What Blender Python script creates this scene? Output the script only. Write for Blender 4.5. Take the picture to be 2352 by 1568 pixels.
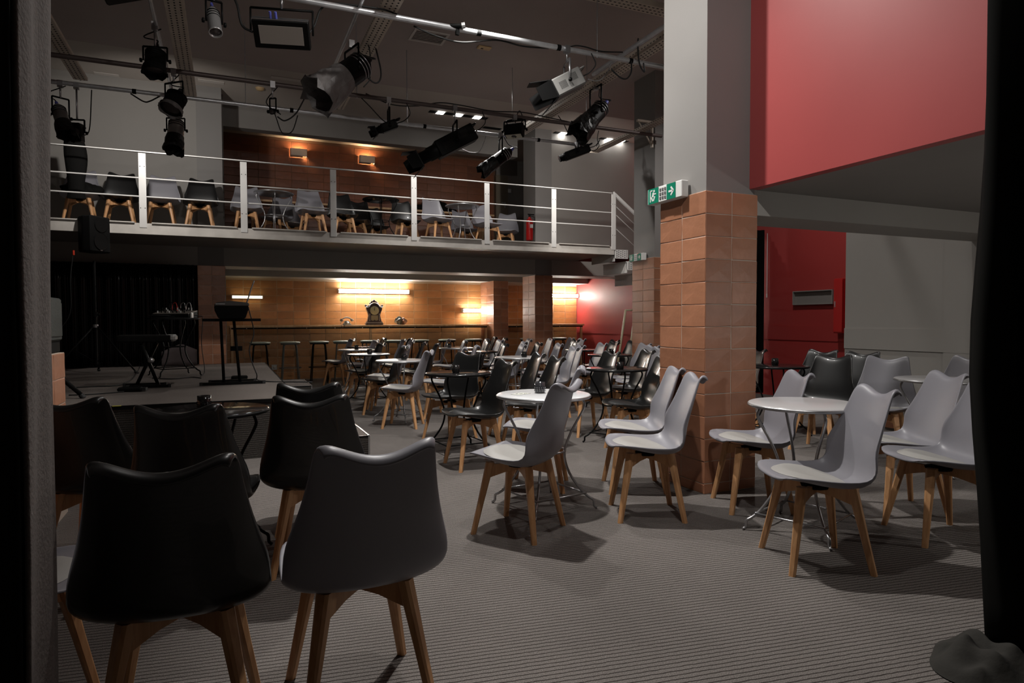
import bpy, bmesh, math, random
from mathutils import Vector, Matrix, Euler
R = math.radians
PI = math.pi
rnd = random.Random(7)
for o in list(bpy.data.objects): bpy.data.objects.remove(o, do_unlink=True)
SC = bpy.context.scene
COL = SC.collection

# ------------------------------------------------------------------ camera
FPX, PITCH, ROLL, YAW, HC = 1499.0, R(1.85), R(.176), R(23.62), 1.19
_c, _s = math.cos, math.sin
_Rt = Vector((_c(YAW), -_s(YAW), 0)); _Fh = Vector((_s(YAW), _c(YAW), 0)); _Up = Vector((0, 0, 1))
_F = _c(PITCH)*_Fh - _s(PITCH)*_Up
_D = -(_c(PITCH)*_Up + _s(PITCH)*_Fh)
_X = _c(ROLL)*_Rt + _s(ROLL)*_D
_Y = -_s(ROLL)*_Rt + _c(ROLL)*_D
EYE = Vector((0, 0, HC))
cam_d = bpy.data.cameras.new('camera'); cam = bpy.data.objects.new('camera', cam_d); COL.objects.link(cam)
cam_d.sensor_width = 36; cam_d.lens = FPX/2352*36; cam_d.clip_start = .05; cam_d.clip_end = 100
M = Matrix((( _X.x, -_Y.x, -_F.x, 0), (_X.y, -_Y.y, -_F.y, 0), (_X.z, -_Y.z, -_F.z, HC), (0, 0, 0, 1)))
cam.matrix_world = M
SC.camera = cam
def ray(x, y): return _X*((x-1176)/FPX) + _Y*((y-784)/FPX) + _F
def onz(x, y, z=0.): d = ray(x, y); return EYE + d*((z-HC)/d.z)
def onv(x, y, v): d = ray(x, y); return EYE + d*(v/d.y)
def onu(x, y, u): d = ray(x, y); return EYE + d*(u/d.x)

# ------------------------------------------------------------------ world, lamps, exposure
W = bpy.data.worlds.new('world'); SC.world = W; W.use_nodes = True
W.node_tree.nodes['Background'].inputs[0].default_value = (1, .95, .92, 1)
W.node_tree.nodes['Background'].inputs[1].default_value = 0.0
SC.view_settings.view_transform = 'Standard'; SC.view_settings.look = 'None'
SC.view_settings.gamma = 1; SC.view_settings.use_curve_mapping = False
SC.view_settings.exposure = 0.12
def spot(name, loc, target, power, size=R(140), blend=.8, rad=.06, col=(1, .95, .9)):
    l = bpy.data.lights.new(name, 'SPOT'); l.energy = power; l.spot_size = size; l.spot_blend = blend
    l.shadow_soft_size = rad; l.color = col
    o = bpy.data.objects.new(name, l); COL.objects.link(o); o.location = loc
    o.rotation_euler = (Vector(target)-Vector(loc)).to_track_quat('-Z', 'Y').to_euler()
    return o
def area(name, loc, target, power, sx, sy, col=(1, .95, .9)):
    l = bpy.data.lights.new(name, 'AREA'); l.shape = 'RECTANGLE'; l.size = sx; l.size_y = sy; l.energy = power; l.color = col
    o = bpy.data.objects.new(name, l); COL.objects.link(o); o.location = loc
    o.rotation_euler = (Vector(target)-Vector(loc)).to_track_quat('-Z', 'Y').to_euler()
    return o
def point(name, loc, power, rad=.05, col=(1, .95, .9)):
    l = bpy.data.lights.new(name, 'POINT'); l.energy = power; l.shadow_soft_size = rad; l.color = col
    o = bpy.data.objects.new(name, l); COL.objects.link(o); o.location = loc; return o
spot('lamp_and_fill', (1.67, 4.07, 4.55), (1.67, 4.07, 0), 520, R(146), 1.0, .06, (1, .97, .93))   # main lamp under the ceiling, above the frame
spot('lamp_and_fill', (.6, .5, 4.4), (3.3, 3.9, 1.9), 260, R(62), .9, .05, (1, .96, .94))   # added fill without a known source, washes the pillar and the red wall
spot('lamp_and_fill', (.3, .6, 4.3), (1.6, 8.4, 3.6), 130, R(62), .8, .06, (1, .95, .9))   # added wash from the entrance side, lifts the grid and the balcony front
spot('lamp_and_fill', (1.35, 2.0, 4.5), (.95, 2.75, 0), 120, R(75), 1.0, .05, (1, .96, .92))   # over the entrance side
spot('lamp_and_fill', (2.2, 5.3, 4.0), (2.2, 5.4, 0), 150, R(122), .6, .05, (1, .97, .93))
spot('lamp_and_fill', (3.6, 9.2, 4.6), (3.6, 9.2, 0), 210, R(150), .8, .06, (1, .96, .92))      # unseen lamp added to brighten the far half, over the rear tables
spot('lamp_and_fill', (-.9, 8.75, 3.66), (-.7, 11.5, 2.85), 105, R(112), .5, .04)   # aimed at the balcony
spot('lamp_and_fill', (5.0, 8.8, 3.66), (6.3, 11.5, 3.0), 100, R(105), .6, .05)
spot('lamp_and_fill', (2.4, 8.8, 3.62), (2.5, 11.6, 2.5), 45, R(80), .9, .05)  # added fill for the chairs in the balcony recess
spot('lamp_and_fill', (5.7, 5.9, 4.6), (5.7, 5.9, 0), 150, R(150), .7, .05, (1, .96, .93))
point('lobby_light', (5.2, .9, 1.35), 30, .08)

# ------------------------------------------------------------------ mesh helper
class MB:
    def __init__(s, off=None): s.v = []; s.f = []; s.sm = []; s.off = Vector(off) if off is not None else Vector((0, 0, 0))
    def add(s, vs, fs, smooth=False):
        n = len(s.v); s.v += [tuple(Vector(p)-s.off) for p in vs]
        for f in fs: s.f.append([n+i for i in f]); s.sm.append(smooth)
        return s
    def box(s, c, d, rot=None, taper=1.0):
        c = Vector(c); h = Vector(d)/2; vs = []
        for z in (-1, 1):
            for x, y in ((-1, -1), (1, -1), (1, 1), (-1, 1)):
                k = taper if z > 0 else 1
                p = Vector((x*h.x*k, y*h.y*k, z*h.z))
                if rot is not None: p = rot @ p
                vs.append(c+p)
        return s.add(vs, [(3, 2, 1, 0), (4, 5, 6, 7), (0, 1, 5, 4), (1, 2, 6, 5), (2, 3, 7, 6), (3, 0, 4, 7)])
    def bb(s, a, b):
        a = Vector(a); b = Vector(b); return s.box((a+b)/2, [abs(x) for x in (b-a)])
    def cyl(s, p0, p1, r0, r1=None, n=12, caps=True, smooth=True):
        p0 = Vector(p0); p1 = Vector(p1); r1 = r0 if r1 is None else r1
        d = (p1-p0).normalized(); a = d.orthogonal().normalized(); b = d.cross(a)
        vs = []
        for p, r in ((p0, r0), (p1, r1)):
            for i in range(n):
                t = 2*PI*i/n; vs.append(p+(a*_c(t)+b*_s(t))*r)
        fs = [(i, (i+1) % n, n+(i+1) % n, n+i) for i in range(n)]
        s.add(vs, fs, smooth)
        if caps:
            s.add(vs[:n], [tuple(reversed(range(n)))]); s.add(vs[n:], [tuple(range(n))])
        return s
    def tube(s, pts, r, n=6, closed=False):
        pts = [Vector(p) for p in pts]; rs = r if isinstance(r, (list, tuple)) else [r]*len(pts)
        m = len(pts); vs = []; a = None
        for i, p in enumerate(pts):
            q0 = pts[(i-1) % m] if closed or i > 0 else p; q1 = pts[(i+1) % m] if closed or i < m-1 else p
            d = (q1-q0).normalized()
            if a is None: a = d.orthogonal().normalized()
            a = (a-d*a.dot(d))
            a = a.normalized() if a.length > 1e-6 else d.orthogonal().normalized()
            b = d.cross(a)
            for k in range(n):
                t = 2*PI*k/n; vs.append(p+(a*_c(t)+b*_s(t))*rs[i])
        fs = []
        for i in range(m if closed else m-1):
            j = (i+1) % m
            for k in range(n): fs.append((i*n+k, i*n+(k+1) % n, j*n+(k+1) % n, j*n+k))
        if not closed:
            fs.append(tuple(reversed(range(n)))); fs.append(tuple(range((m-1)*n, m*n)))
        return s.add(vs, fs, True)
    def lathe(s, prof, n=24, c=(0, 0, 0), ax=None, smooth=True, sx=1., sy=1.):
        c = Vector(c); q = Vector((0, 0, 1)).rotation_difference(Vector(ax).normalized()) if ax is not None else None
        vs = []; m = len(prof)
        for r, z in prof:
            for i in range(n):
                t = 2*PI*i/n; p = Vector((r*_c(t)*sx, r*_s(t)*sy, z))
                if q: p = q @ p
                vs.append(c+p)
        fs = [(i*n+k, i*n+(k+1) % n, (i+1)*n+(k+1) % n, (i+1)*n+k) for i in range(m-1) for k in range(n)]
        s.add(vs, fs, smooth)
        if prof[0][0] > 1e-5: s.add(vs[:n], [tuple(reversed(range(n)))])
        if prof[-1][0] > 1e-5: s.add(vs[-n:], [tuple(range(n))])
        return s
    def prism(s, poly, a, b):
        """polygon given as 3D points, extruded by vector a..b"""
        a = Vector(a); b = Vector(b); n = len(poly); P = [Vector(p) for p in poly]
        vs = [p+a for p in P]+[p+b for p in P]
        return s.add(vs, [tuple(reversed(range(n))), tuple(range(n, 2*n))]+[(i, (i+1) % n, n+(i+1) % n, n+i) for i in range(n)])
    def mesh(s, name):
        m = bpy.data.meshes.new(name); m.from_pydata(s.v, [], s.f); m.polygons.foreach_set('use_smooth', s.sm); m.update(); return m
    def build(s, name, mat, parent=None, bevel=0, loc=None, seg=1):
        o = bpy.data.objects.new(name, s.mesh(name)); COL.objects.link(o); o.data.materials.append(mat)
        if parent is not None: o.parent = parent
        if loc is not None: o.location = loc
        if bevel:
            b = o.modifiers.new('bevel', 'BEVEL'); b.width = bevel; b.segments = seg; b.limit_method = 'ANGLE'
        return o
def tag(o, label=None, cat=None, group=None, kind=None):
    if label: o['label'] = label
    if cat: o['category'] = cat
    if group: o['group'] = group
    if kind: o['kind'] = kind
    return o
def thing(name, label, cat, loc=(0, 0, 0), rz=0, group=None):
    o = bpy.data.objects.new(name, None); COL.objects.link(o); o.location = loc; o.rotation_euler = (0, 0, rz); o.empty_display_size = .05
    return tag(o, label, cat, group)
def struct(name, mb, mat, label=None, parent=None, bevel=0):
    return tag(mb.build(name, mat, parent, bevel), label, None, None, 'structure')
def dup(root, loc, rz, label, group=None):
    r = root.copy(); COL.objects.link(r); r.location = loc; r.rotation_euler = (0, 0, rz); r['label'] = label
    if group: r['group'] = group
    for ch in list(root.children):
        c = ch.copy(); COL.objects.link(c); c.parent = r
        for g in ch.children:
            d = g.copy(); COL.objects.link(d); d.parent = c
    return r
def bez(pts, n=8):
    """Catmull-Rom through points"""
    P = [Vector(p) for p in pts]; P = [2*P[0]-P[1]]+P+[2*P[-1]-P[-2]]; out = []
    for i in range(1, len(P)-2):
        for k in range(n):
            t = k/n; a, b, c, d = P[i-1], P[i], P[i+1], P[i+2]
            out.append(.5*((2*b)+(c-a)*t+(2*a-5*b+4*c-d)*t*t+(3*b-a-3*c+d)*t**3))
    out.append(P[-2]); return out

# ------------------------------------------------------------------ materials
def new_mat(name):
    m = bpy.data.materials.new(name); m.use_nodes = True; nt = m.node_tree
    return m, nt, nt.nodes['Principled BSDF']
def mat(name, col, rough=.5, metal=0., var=0., scale=20., bump=0., bscale=60., coat=0., spec=None, objrand=0., trans=0.):
    m, nt, b = new_mat(name); N = nt.nodes; L = nt.links
    b.inputs['Base Color'].default_value = (*col, 1); b.inputs['Roughness'].default_value = rough; b.inputs['Metallic'].default_value = metal
    if coat: b.inputs['Coat Weight'].default_value = coat
    if spec is not None: b.inputs['Specular IOR Level'].default_value = spec
    if trans: b.inputs['Transmission Weight'].default_value = trans
    tc = N.new('ShaderNodeTexCoord')
    if var or objrand:
        ns = N.new('ShaderNodeTexNoise'); ns.inputs['Scale'].default_value = scale; ns.inputs['Detail'].default_value = 5
        L.new(tc.outputs['Object'], ns.inputs['Vector'])
        mx = N.new('ShaderNodeMix'); mx.data_type = 'RGBA'; mx.blend_type = 'MULTIPLY'; mx.inputs[0].default_value = 1
        mx.inputs[6].default_value = (*col, 1)
        mr = N.new('ShaderNodeMapRange'); mr.inputs[1].default_value = .3; mr.inputs[2].default_value = .7
        mr.inputs[3].default_value = 1-var; mr.inputs[4].default_value = 1+var
        L.new(ns.outputs['Fac'], mr.inputs[0]); src = mr.outputs[0]
        if objrand:
            oi = N.new('ShaderNodeObjectInfo'); m2 = N.new('ShaderNodeMapRange'); m2.inputs[3].default_value = 1-objrand; m2.inputs[4].default_value = 1+objrand
            L.new(oi.outputs['Random'], m2.inputs[0]); mu = N.new('ShaderNodeMath'); mu.operation = 'MULTIPLY'
            L.new(src, mu.inputs[0]); L.new(m2.outputs[0], mu.inputs[1]); src = mu.outputs[0]
        cb = N.new('ShaderNodeCombineColor')
        for i in range(3): L.new(src, cb.inputs[i])
        L.new(cb.outputs[0], mx.inputs[7]); L.new(mx.outputs[2], b.inputs['Base Color'])
    if bump:
        n2 = N.new('ShaderNodeTexNoise'); n2.inputs['Scale'].default_value = bscale; n2.inputs['Detail'].default_value = 4
        L.new(tc.outputs['Object'], n2.inputs['Vector'])
        bp = N.new('ShaderNodeBump'); bp.inputs['Strength'].default_value = bump; bp.inputs['Distance'].default_value = .01
        L.new(n2.outputs['Fac'], bp.inputs['Height']); L.new(bp.outputs[0], b.inputs['Normal'])
    return m
def emis(name, col, strength):
    m, nt, b = new_mat(name); b.inputs['Base Color'].default_value = (*col, 1)
    b.inputs['Emission Color'].default_value = (*col, 1); b.inputs['Emission Strength'].default_value = strength
    return m
def wood_mat(name, c1, c2, scale=6., rough=.45):
    m, nt, b = new_mat(name); N = nt.nodes; L = nt.links
    tc = N.new('ShaderNodeTexCoord'); mp = N.new('ShaderNodeMapping'); mp.inputs['Scale'].default_value = (scale*3, scale*3, scale*.3)
    ns = N.new('ShaderNodeTexNoise'); ns.inputs['Scale'].default_value = 3; ns.inputs['Detail'].default_value = 6; ns.inputs['Distortion'].default_value = .6
    cr = N.new('ShaderNodeValToRGB'); cr.color_ramp.elements[0].color = (*c1, 1); cr.color_ramp.elements[1].color = (*c2, 1)
    cr.color_ramp.elements[0].position = .3; cr.color_ramp.elements[1].position = .7
    L.new(tc.outputs['Object'], mp.inputs[0]); L.new(mp.outputs[0], ns.inputs[0]); L.new(ns.outputs['Fac'], cr.inputs[0]); L.new(cr.outputs[0], b.inputs['Base Color'])
    b.inputs['Roughness'].default_value = rough
    return m
def carpet_mat(name, rib, fleck, groove, pitch=.0235, ang=-8., flat=1., axis='Y'):
    m, nt, b = new_mat(name); N = nt.nodes; L = nt.links
    tc = N.new('ShaderNodeTexCoord'); mp = N.new('ShaderNodeMapping'); mp.inputs['Rotation'].default_value = (0, 0, R(-ang))
    L.new(tc.outputs['Object'], mp.inputs[0])
    wn = N.new('ShaderNodeTexNoise'); wn.inputs['Scale'].default_value = 26; wn.inputs['Detail'].default_value = 2; L.new(tc.outputs['Object'], wn.inputs[0])
    sx = N.new('ShaderNodeSeparateXYZ'); L.new(mp.outputs[0], sx.inputs[0])
    ad = N.new('ShaderNodeMath'); ad.operation = 'MULTIPLY_ADD'; ad.inputs[1].default_value = .008; L.new(wn.outputs['Fac'], ad.inputs[0]); L.new(sx.outputs[axis], ad.inputs[2])
    dv = N.new('ShaderNodeMath'); dv.operation = 'DIVIDE'; dv.inputs[1].default_value = pitch; L.new(ad.outputs[0], dv.inputs[0])
    pp = N.new('ShaderNodeMath'); pp.operation = 'PINGPONG'; pp.inputs[1].default_value = .5; L.new(dv.outputs[0], pp.inputs[0])
    rr = N.new('ShaderNodeMapRange'); rr.interpolation_type = 'SMOOTHSTEP'; rr.inputs[1].default_value = .02; rr.inputs[2].default_value = .17; L.new(pp.outputs[0], rr.inputs[0])
    fn = N.new('ShaderNodeTexNoise'); fn.inputs['Scale'].default_value = 260; fn.inputs['Detail'].default_value = 3; fn.inputs['Roughness'].default_value = .8; L.new(tc.outputs['Object'], fn.inputs[0])
    fr = N.new('ShaderNodeValToRGB'); fr.color_ramp.elements[0].position = .38; fr.color_ramp.elements[0].color = (*rib, 1)
    fr.color_ramp.elements[1].position = .66; fr.color_ramp.elements[1].color = (*fleck, 1); L.new(fn.outputs['Fac'], fr.inputs[0])
    ln = N.new('ShaderNodeTexNoise'); ln.inputs['Scale'].default_value = 1.6; ln.inputs['Detail'].default_value = 4; L.new(tc.outputs['Object'], ln.inputs[0])
    lr = N.new('ShaderNodeMapRange'); lr.inputs[1].default_value = .3; lr.inputs[2].default_value = .7; lr.inputs[3].default_value = .88; lr.inputs[4].default_value = 1.1; L.new(ln.outputs['Fac'], lr.inputs[0])
    mx = N.new('ShaderNodeMix'); mx.data_type = 'RGBA'; mx.inputs[6].default_value = (*groove, 1); L.new(rr.outputs[0], mx.inputs[0]); L.new(fr.outputs[0], mx.inputs[7])
    m2 = N.new('ShaderNodeVectorMath'); m2.operation = 'SCALE'; L.new(mx.outputs[2], m2.inputs[0]); L.new(lr.outputs[0], m2.inputs['Scale'])
    L.new(m2.outputs[0], b.inputs['Base Color'])
    bp = N.new('ShaderNodeBump'); bp.inputs['Strength'].default_value = .6*flat; bp.inputs['Distance'].default_value = .004
    ma = N.new('ShaderNodeMath'); ma.operation = 'MULTIPLY_ADD'; ma.inputs[1].default_value = .5; L.new(fn.outputs['Fac'], ma.inputs[0]); L.new(rr.outputs[0], ma.inputs[2])
    L.new(ma.outputs[0], bp.inputs['Height']); L.new(bp.outputs[0], b.inputs['Normal'])
    b.inputs['Roughness'].default_value = .95; b.inputs['Specular IOR Level'].default_value = .1
    return m
M_carpet = carpet_mat('carpet', (.095, .083, .076), (.29, .265, .248), (.036, .030, .027))
M_stagecarpet = carpet_mat('stage_carpet', (.11, .092, .082), (.25, .22, .20), (.06, .05, .045), pitch=.012)
M_skirt = carpet_mat('stage_skirt', (.035, .03, .028), (.11, .10, .09), (.008, .007, .006), pitch=.018, axis='Z')
M_tile = mat('terracotta_tile', (.34, .150, .082), .42, var=.14, scale=7, bump=.35, bscale=9, objrand=.16)
M_tile_b = mat('ochre_terracotta_tile', (.43, .205, .075), .40, var=.14, scale=7, bump=.35, bscale=9, objrand=.16)
M_tile_d = mat('dark_red_terracotta_tile', (.19, .062, .026), .42, var=.14, scale=7, bump=.35, bscale=9, objrand=.18)
M_grout_r = mat('grout_red_brown', (.16, .08, .045), .9)
M_grout = mat('grout', (.46, .38, .31), .9)
M_grout_dark = mat('grout_brown', (.55, .42, .29), .9)
M_paint = mat('grey_paint', (.30, .285, .26), .6, var=.03, scale=2)
M_shaft = mat('pillar_grey_paint', (.20, .19, .18), .6, var=.03, scale=2)
M_paint_w = mat('warm_grey_wall', (.27, .255, .235), .65, var=.03, scale=1.5)
M_paint_d = mat('dark_grey_paint', (.21, .195, .18), .6, var=.04, scale=2)
M_ceil = mat('dark_ceiling_paint', (.34, .285, .265), .75, var=.04, scale=1.5)
M_ceil2 = mat('taupe_ceiling_paint', (.42, .375, .335), .8, var=.03, scale=1.5)
M_red = mat('red_paint', (.36, .06, .058), .44, var=.03, scale=2)
M_redwall = mat('red_wall_paint', (.36, .038, .035), .5, var=.03, scale=2)
M_white = mat('white_painted_steel', (.60, .59, .57), .4, var=.03, scale=8)
M_rust = mat('weathered_white_steel', (.52, .49, .45), .5, var=.12, scale=6)
M_lshell = mat('light_grey_plastic', (.245, .24, .265), .40, spec=.5)
M_lcush = mat('light_grey_leatherette', (.36, .35, .33), .5, bump=.1, bscale=400)
M_dshell = mat('black_plastic', (.0095, .0095, .0095), .33, coat=.25)
M_dcush = mat('black_leatherette', (.014, .014, .014), .42, bump=.1, bscale=400)
M_beech = wood_mat('beech_wood', (.50, .25, .105), (.66, .37, .18))
M_oak = wood_mat('counter_wood', (.52, .31, .15), (.68, .44, .24), 2)
M_blackwood = mat('black_lacquer', (.012, .011, .011), .12)
M_greytop = mat('grey_lacquer', (.48, .47, .47), .22)
M_whitetop = mat('white_lacquer', (.66, .67, .68), .2)
M_steel = mat('brushed_steel', (.42, .42, .43), .33, metal=.85, var=.1, scale=30)
M_pipe = mat('galvanised_pipe', (.62, .63, .65), .32, metal=.6, var=.12, scale=12)
M_pipe_d = mat('dark_primer_pipe', (.11, .085, .08), .45, metal=.4)
M_chan = mat('perforated_channel', (.56, .49, .41), .55, metal=.1, var=.1, scale=10)
M_hole = mat('punched_hole', (.015, .013, .012), .9)
M_blackmetal = mat('black_metal', (.005, .005, .005), .5, spec=.12)
M_blackmatt = mat('black_matt_metal', (.006, .006, .006), .7, spec=.1)
M_rubber = mat('black_rubber', (.012, .012, .012), .7)
M_foilgrey = mat('grey_gel_foil', (.13, .12, .117), .5, bump=1., bscale=14, var=.2, scale=9)
M_foilblack = mat('black_foil_wrap', (.010, .0095, .009), .4, bump=1., bscale=22, spec=.3)
M_silver = mat('silver_lamp_body', (.60, .60, .60), .3, metal=.7)
M_greybody = mat('grey_lamp_body', (.15, .147, .14), .42)
M_lens = mat('lamp_glass', (.06, .05, .05), .08)
M_panel = mat('frosted_lamp_face', (.30, .27, .24), .5)
M_blue = mat('blue_connector', (.12, .14, .55), .4)
M_suede = mat('grey_suede_curtain', (.115, .098, .09), .95, var=.15, scale=60, bump=.3, bscale=120)
M_velvet = mat('black_curtain_cloth', (.004, .004, .0032), .95, spec=.1)
M_satin = mat('black_stage_drape', (.003, .003, .003), .22, spec=.22)
M_cloth = mat('black_cloth', (.004, .0038, .0035), .85, spec=.15, bump=.4, bscale=20)
M_fade = mat('brown_backing_cloth', (.06, .045, .045), .8)
M_stoolpad = mat('pale_green_grey_seat', (.38, .42, .37), .4)
M_stoolmetal = mat('grey_stool_tube', (.16, .17, .16), .35, metal=.3)
M_glass = mat('smoked_glass', (.05, .05, .055), .08, trans=.35)
M_green = mat('exit_green', (.0, .16, .09), .4)
M_signwhite = mat('sign_white', (.62, .62, .60), .45)
M_extred = mat('extinguisher_red', (.45, .01, .01), .3)
M_tube = emis('fluorescent_tube', (1.0, .955, .87), 95)
M_tubew = emis('warm_tube', (1., .86, .55), 4)
M_sconce = emis('sconce_bulb', (1., .72, .42), 300)
M_down = emis('downlight', (1., .98, .95), 25)
M_led = emis('red_indicator', (1., .08, .04), 6)
M_plaster = mat('white_plaster_lamp', (.62, .55, .48), .6)
M_clockwood = mat('dark_carved_wood', (.06, .032, .028), .4, bump=.6, bscale=40)
M_clocksilver = mat('worn_silver_trim', (.35, .33, .33), .4, metal=.5)
M_dial = mat('clock_dial', (.50, .47, .28), .5)
M_phone = mat('grey_bakelite', (.22, .22, .21), .3)
M_rock = mat('dark_mineral', (.035, .04, .035), .35, var=.5, scale=14, bump=.9, bscale=14)
M_rockb = mat('brown_mineral', (.16, .075, .04), .5, var=.4, scale=14, bump=.9, bscale=14)
M_frame = mat('pale_gilded_wood', (.52, .46, .30), .45)
M_yellow = mat('yellow_tape', (.55, .50, .06), .6)
M_speaker = mat('dark_green_grey_cabinet', (.026, .031, .028), .7, bump=.2, bscale=120)
M_doorolive = mat('olive_grey_door', (.17, .14, .10), .5)
M_detect = mat('yellowed_plastic', (.60, .42, .22), .5)
M_vent = mat('vent_white', (.52, .48, .44), .6)

# ------------------------------------------------------------------ room shell
m = MB(); m.bb((-5, -3, -.1), (9, 14.4, 0)); struct('floor', m, M_carpet, 'grey-brown ribbed carpet floor')
m = MB(); m.bb((-5, -3, 4.70), (9, 9.77, 5.0)); struct('ceiling_front', m, M_ceil, 'dark low front ceiling')
m = MB(); m.bb((-5, 9.77, 4.87), (9, 14.4, 5.0)); struct('ceiling_rear', m, M_ceil2, 'taupe rear ceiling over the balcony')
wb = MB(); wb.bb((-5, 14.0, 0), (9, 14.3, 5)); wall_back = struct('wall_back', wb, M_grout_dark, 'back wall behind the bar counter and the balcony')
m = MB(); m.bb((-5.2, -3, 0), (-5, 14.4, 5)); struct('wall_left', m, M_paint_d)
m = MB(); m.bb((-5.2, -3.2, 0), (9, -3, 5)); struct('wall_front', m, M_paint_d)
m = MB(); m.bb((7.85, 5.2, 0), (8.1, 14.3, 5)); wall_red = struct('wall_right', m, M_redwall, 'red right-hand wall with a slot recess')
m = MB(); m.bb((7.838, 5.4, .88), (7.85, 14.0, 1.10)); struct('wall_rail', m, M_redwall, None, wall_red)
m = MB(); m.bb((6.5, -3, 0), (7.9, 5.33, 4.75)); wall_grey = struct('wall_right_grey', m, M_paint_w, 'grey wall block on the right with a panel band')
m = MB(); m.bb((6.488, -2, .86), (6.5, 5.33, 1.09)); struct('wall_rail', m, M_paint_w, None, wall_grey)
m = MB(); m.bb((6.490, -2, 0), (6.5, 4.2, .86)); m.bb((6.490, -2, 1.09), (6.5, 4.2, 2.1)); struct('wall_panel', m, M_paint_w, None, wall_grey)
m = MB(); m.bb((6.48, -2, .03), (6.49, 5.33, .15)); struct('baseboard_right', m, M_tile, 'terracotta baseboard with white top line')
m = MB(); m.bb((6.475, -2, .15), (6.49, 5.33, .16)); struct('trim_3', m, M_white)
m = MB(); m.bb((7.845, 10, 0), (7.87, 14, .02)); struct('trim_4', m, M_redwall)
# slot recess in red wall (built as a framed recess let into the wall face)
m = MB(); y0 = 6.62; y1 = 7.30
m.bb((7.846, y0, 1.42), (7.849, y1, 1.60)); struct('wall_recess', m, M_paint_d, None, wall_red)
m = MB(); m.bb((7.80, y0, 1.60), (7.85, y1, 1.612)); m.bb((7.80, y0, 1.408), (7.85, y1, 1.42)); m.bb((7.80, y0-.012, 1.408), (7.85, y0, 1.612)); m.bb((7.80, y1, 1.408), (7.85, y1+.012, 1.612)); struct('wall_recess_frame', m, M_paint_w, None, wall_red)
# bulkhead over the entrance
m = MB(); m.bb((3.36, -3, 2.10), (3.44, 3.54, 4.70)); struct('wall_bulkhead', m, M_red, 'red painted upper wall over the entrance')
m = MB(); m.bb((3.44, -3, 2.10), (6.5, 3.55, 2.2)); struct('ceiling_entrance', m, M_paint_d, 'low grey soffit under the red wall')
m = MB(); m.bb((3.40, 3.55, 1.925), (6.52, 3.95, 4.70)); struct('beam_entrance', m, M_paint, 'grey beam beside the big pillar')
# balcony slab and beams
bal = MB(); bal.bb((-5, 10.03, 2.36), (6.33, 14.0, 2.49)); struct('floor_balcony', bal, M_paint_d, 'balcony floor slab')
m = MB(); m.bb((-5, 11.4, 2.07), (7.85, 12.05, 2.36)); struct('beam_lower', m, M_paint, 'dark beam under the balcony')
m = MB(); m.bb((-5, 13.45, 2.05), (7.85, 14.0, 2.36)); struct('beam_rear', m, M_paint, 'boxed duct along the back wall')
m = MB(); m.bb((-5, 12.05, 2.34), (7.85, 13.45, 2.36)); struct('ceiling_bar', m, M_paint)
m = MB(); m.bb((-5, 11.5, 2.49), (-.38, 11.65, 4.87)); struct('wall_upper_left', m, M_paint_w, 'plain wall behind the balcony chairs')
m = MB(); m.bb((5.84, 11.55, 2.49), (7.86, 11.7, 4.87)); struct('wall_upper_right', m, M_paint_w, 'pale wall behind the balcony stairs')
m = MB(); m.bb((0, 12.2, 4.50), (5.47, 12.42, 4.87)); struct('beam_upper', m, M_paint_d, 'dark drop beam above the balcony sconces')
m = MB(); m.bb((-.2, 11.7, 0), (0, 14.0, 4.87)); struct('wall_return', m, M_paint_d)
m = MB(); m.bb((5.70, 13.9, 2.49), (7.85, 14.0, 4.87)); wd = struct('wall_landing', m, M_paint_d, 'dark wall at the balcony landing')
d0 = onv(1138.5, 470, 13.88); d1 = onv(1165.5, 470, 13.88)
m = MB(); m.bb((d0.x, 13.85, 2.49), (d1.x, 13.9, 4.5)); dr = struct('door_1', m, M_doorolive, 'olive grey door at the balcony landing')
m = MB(); hp = onv(1160, 471, 13.83); m.box(hp, (.02, .03, .14)); m.box(hp+Vector((-.04, -.02, .05)), (.1, .02, .02)); m.build('door_handle', M_silver, dr, .004)
m = MB(); sp = onv(1170, 438, 13.88); m.box(sp, (.09, .02, .09)); m.box(sp+Vector((0, -.012, 0)), (.05, .012, .05)); tag(m.build('light_switch', M_signwhite, None, .004), 'small white switch on the dark landing wall beside the olive door', 'switch')

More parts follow.
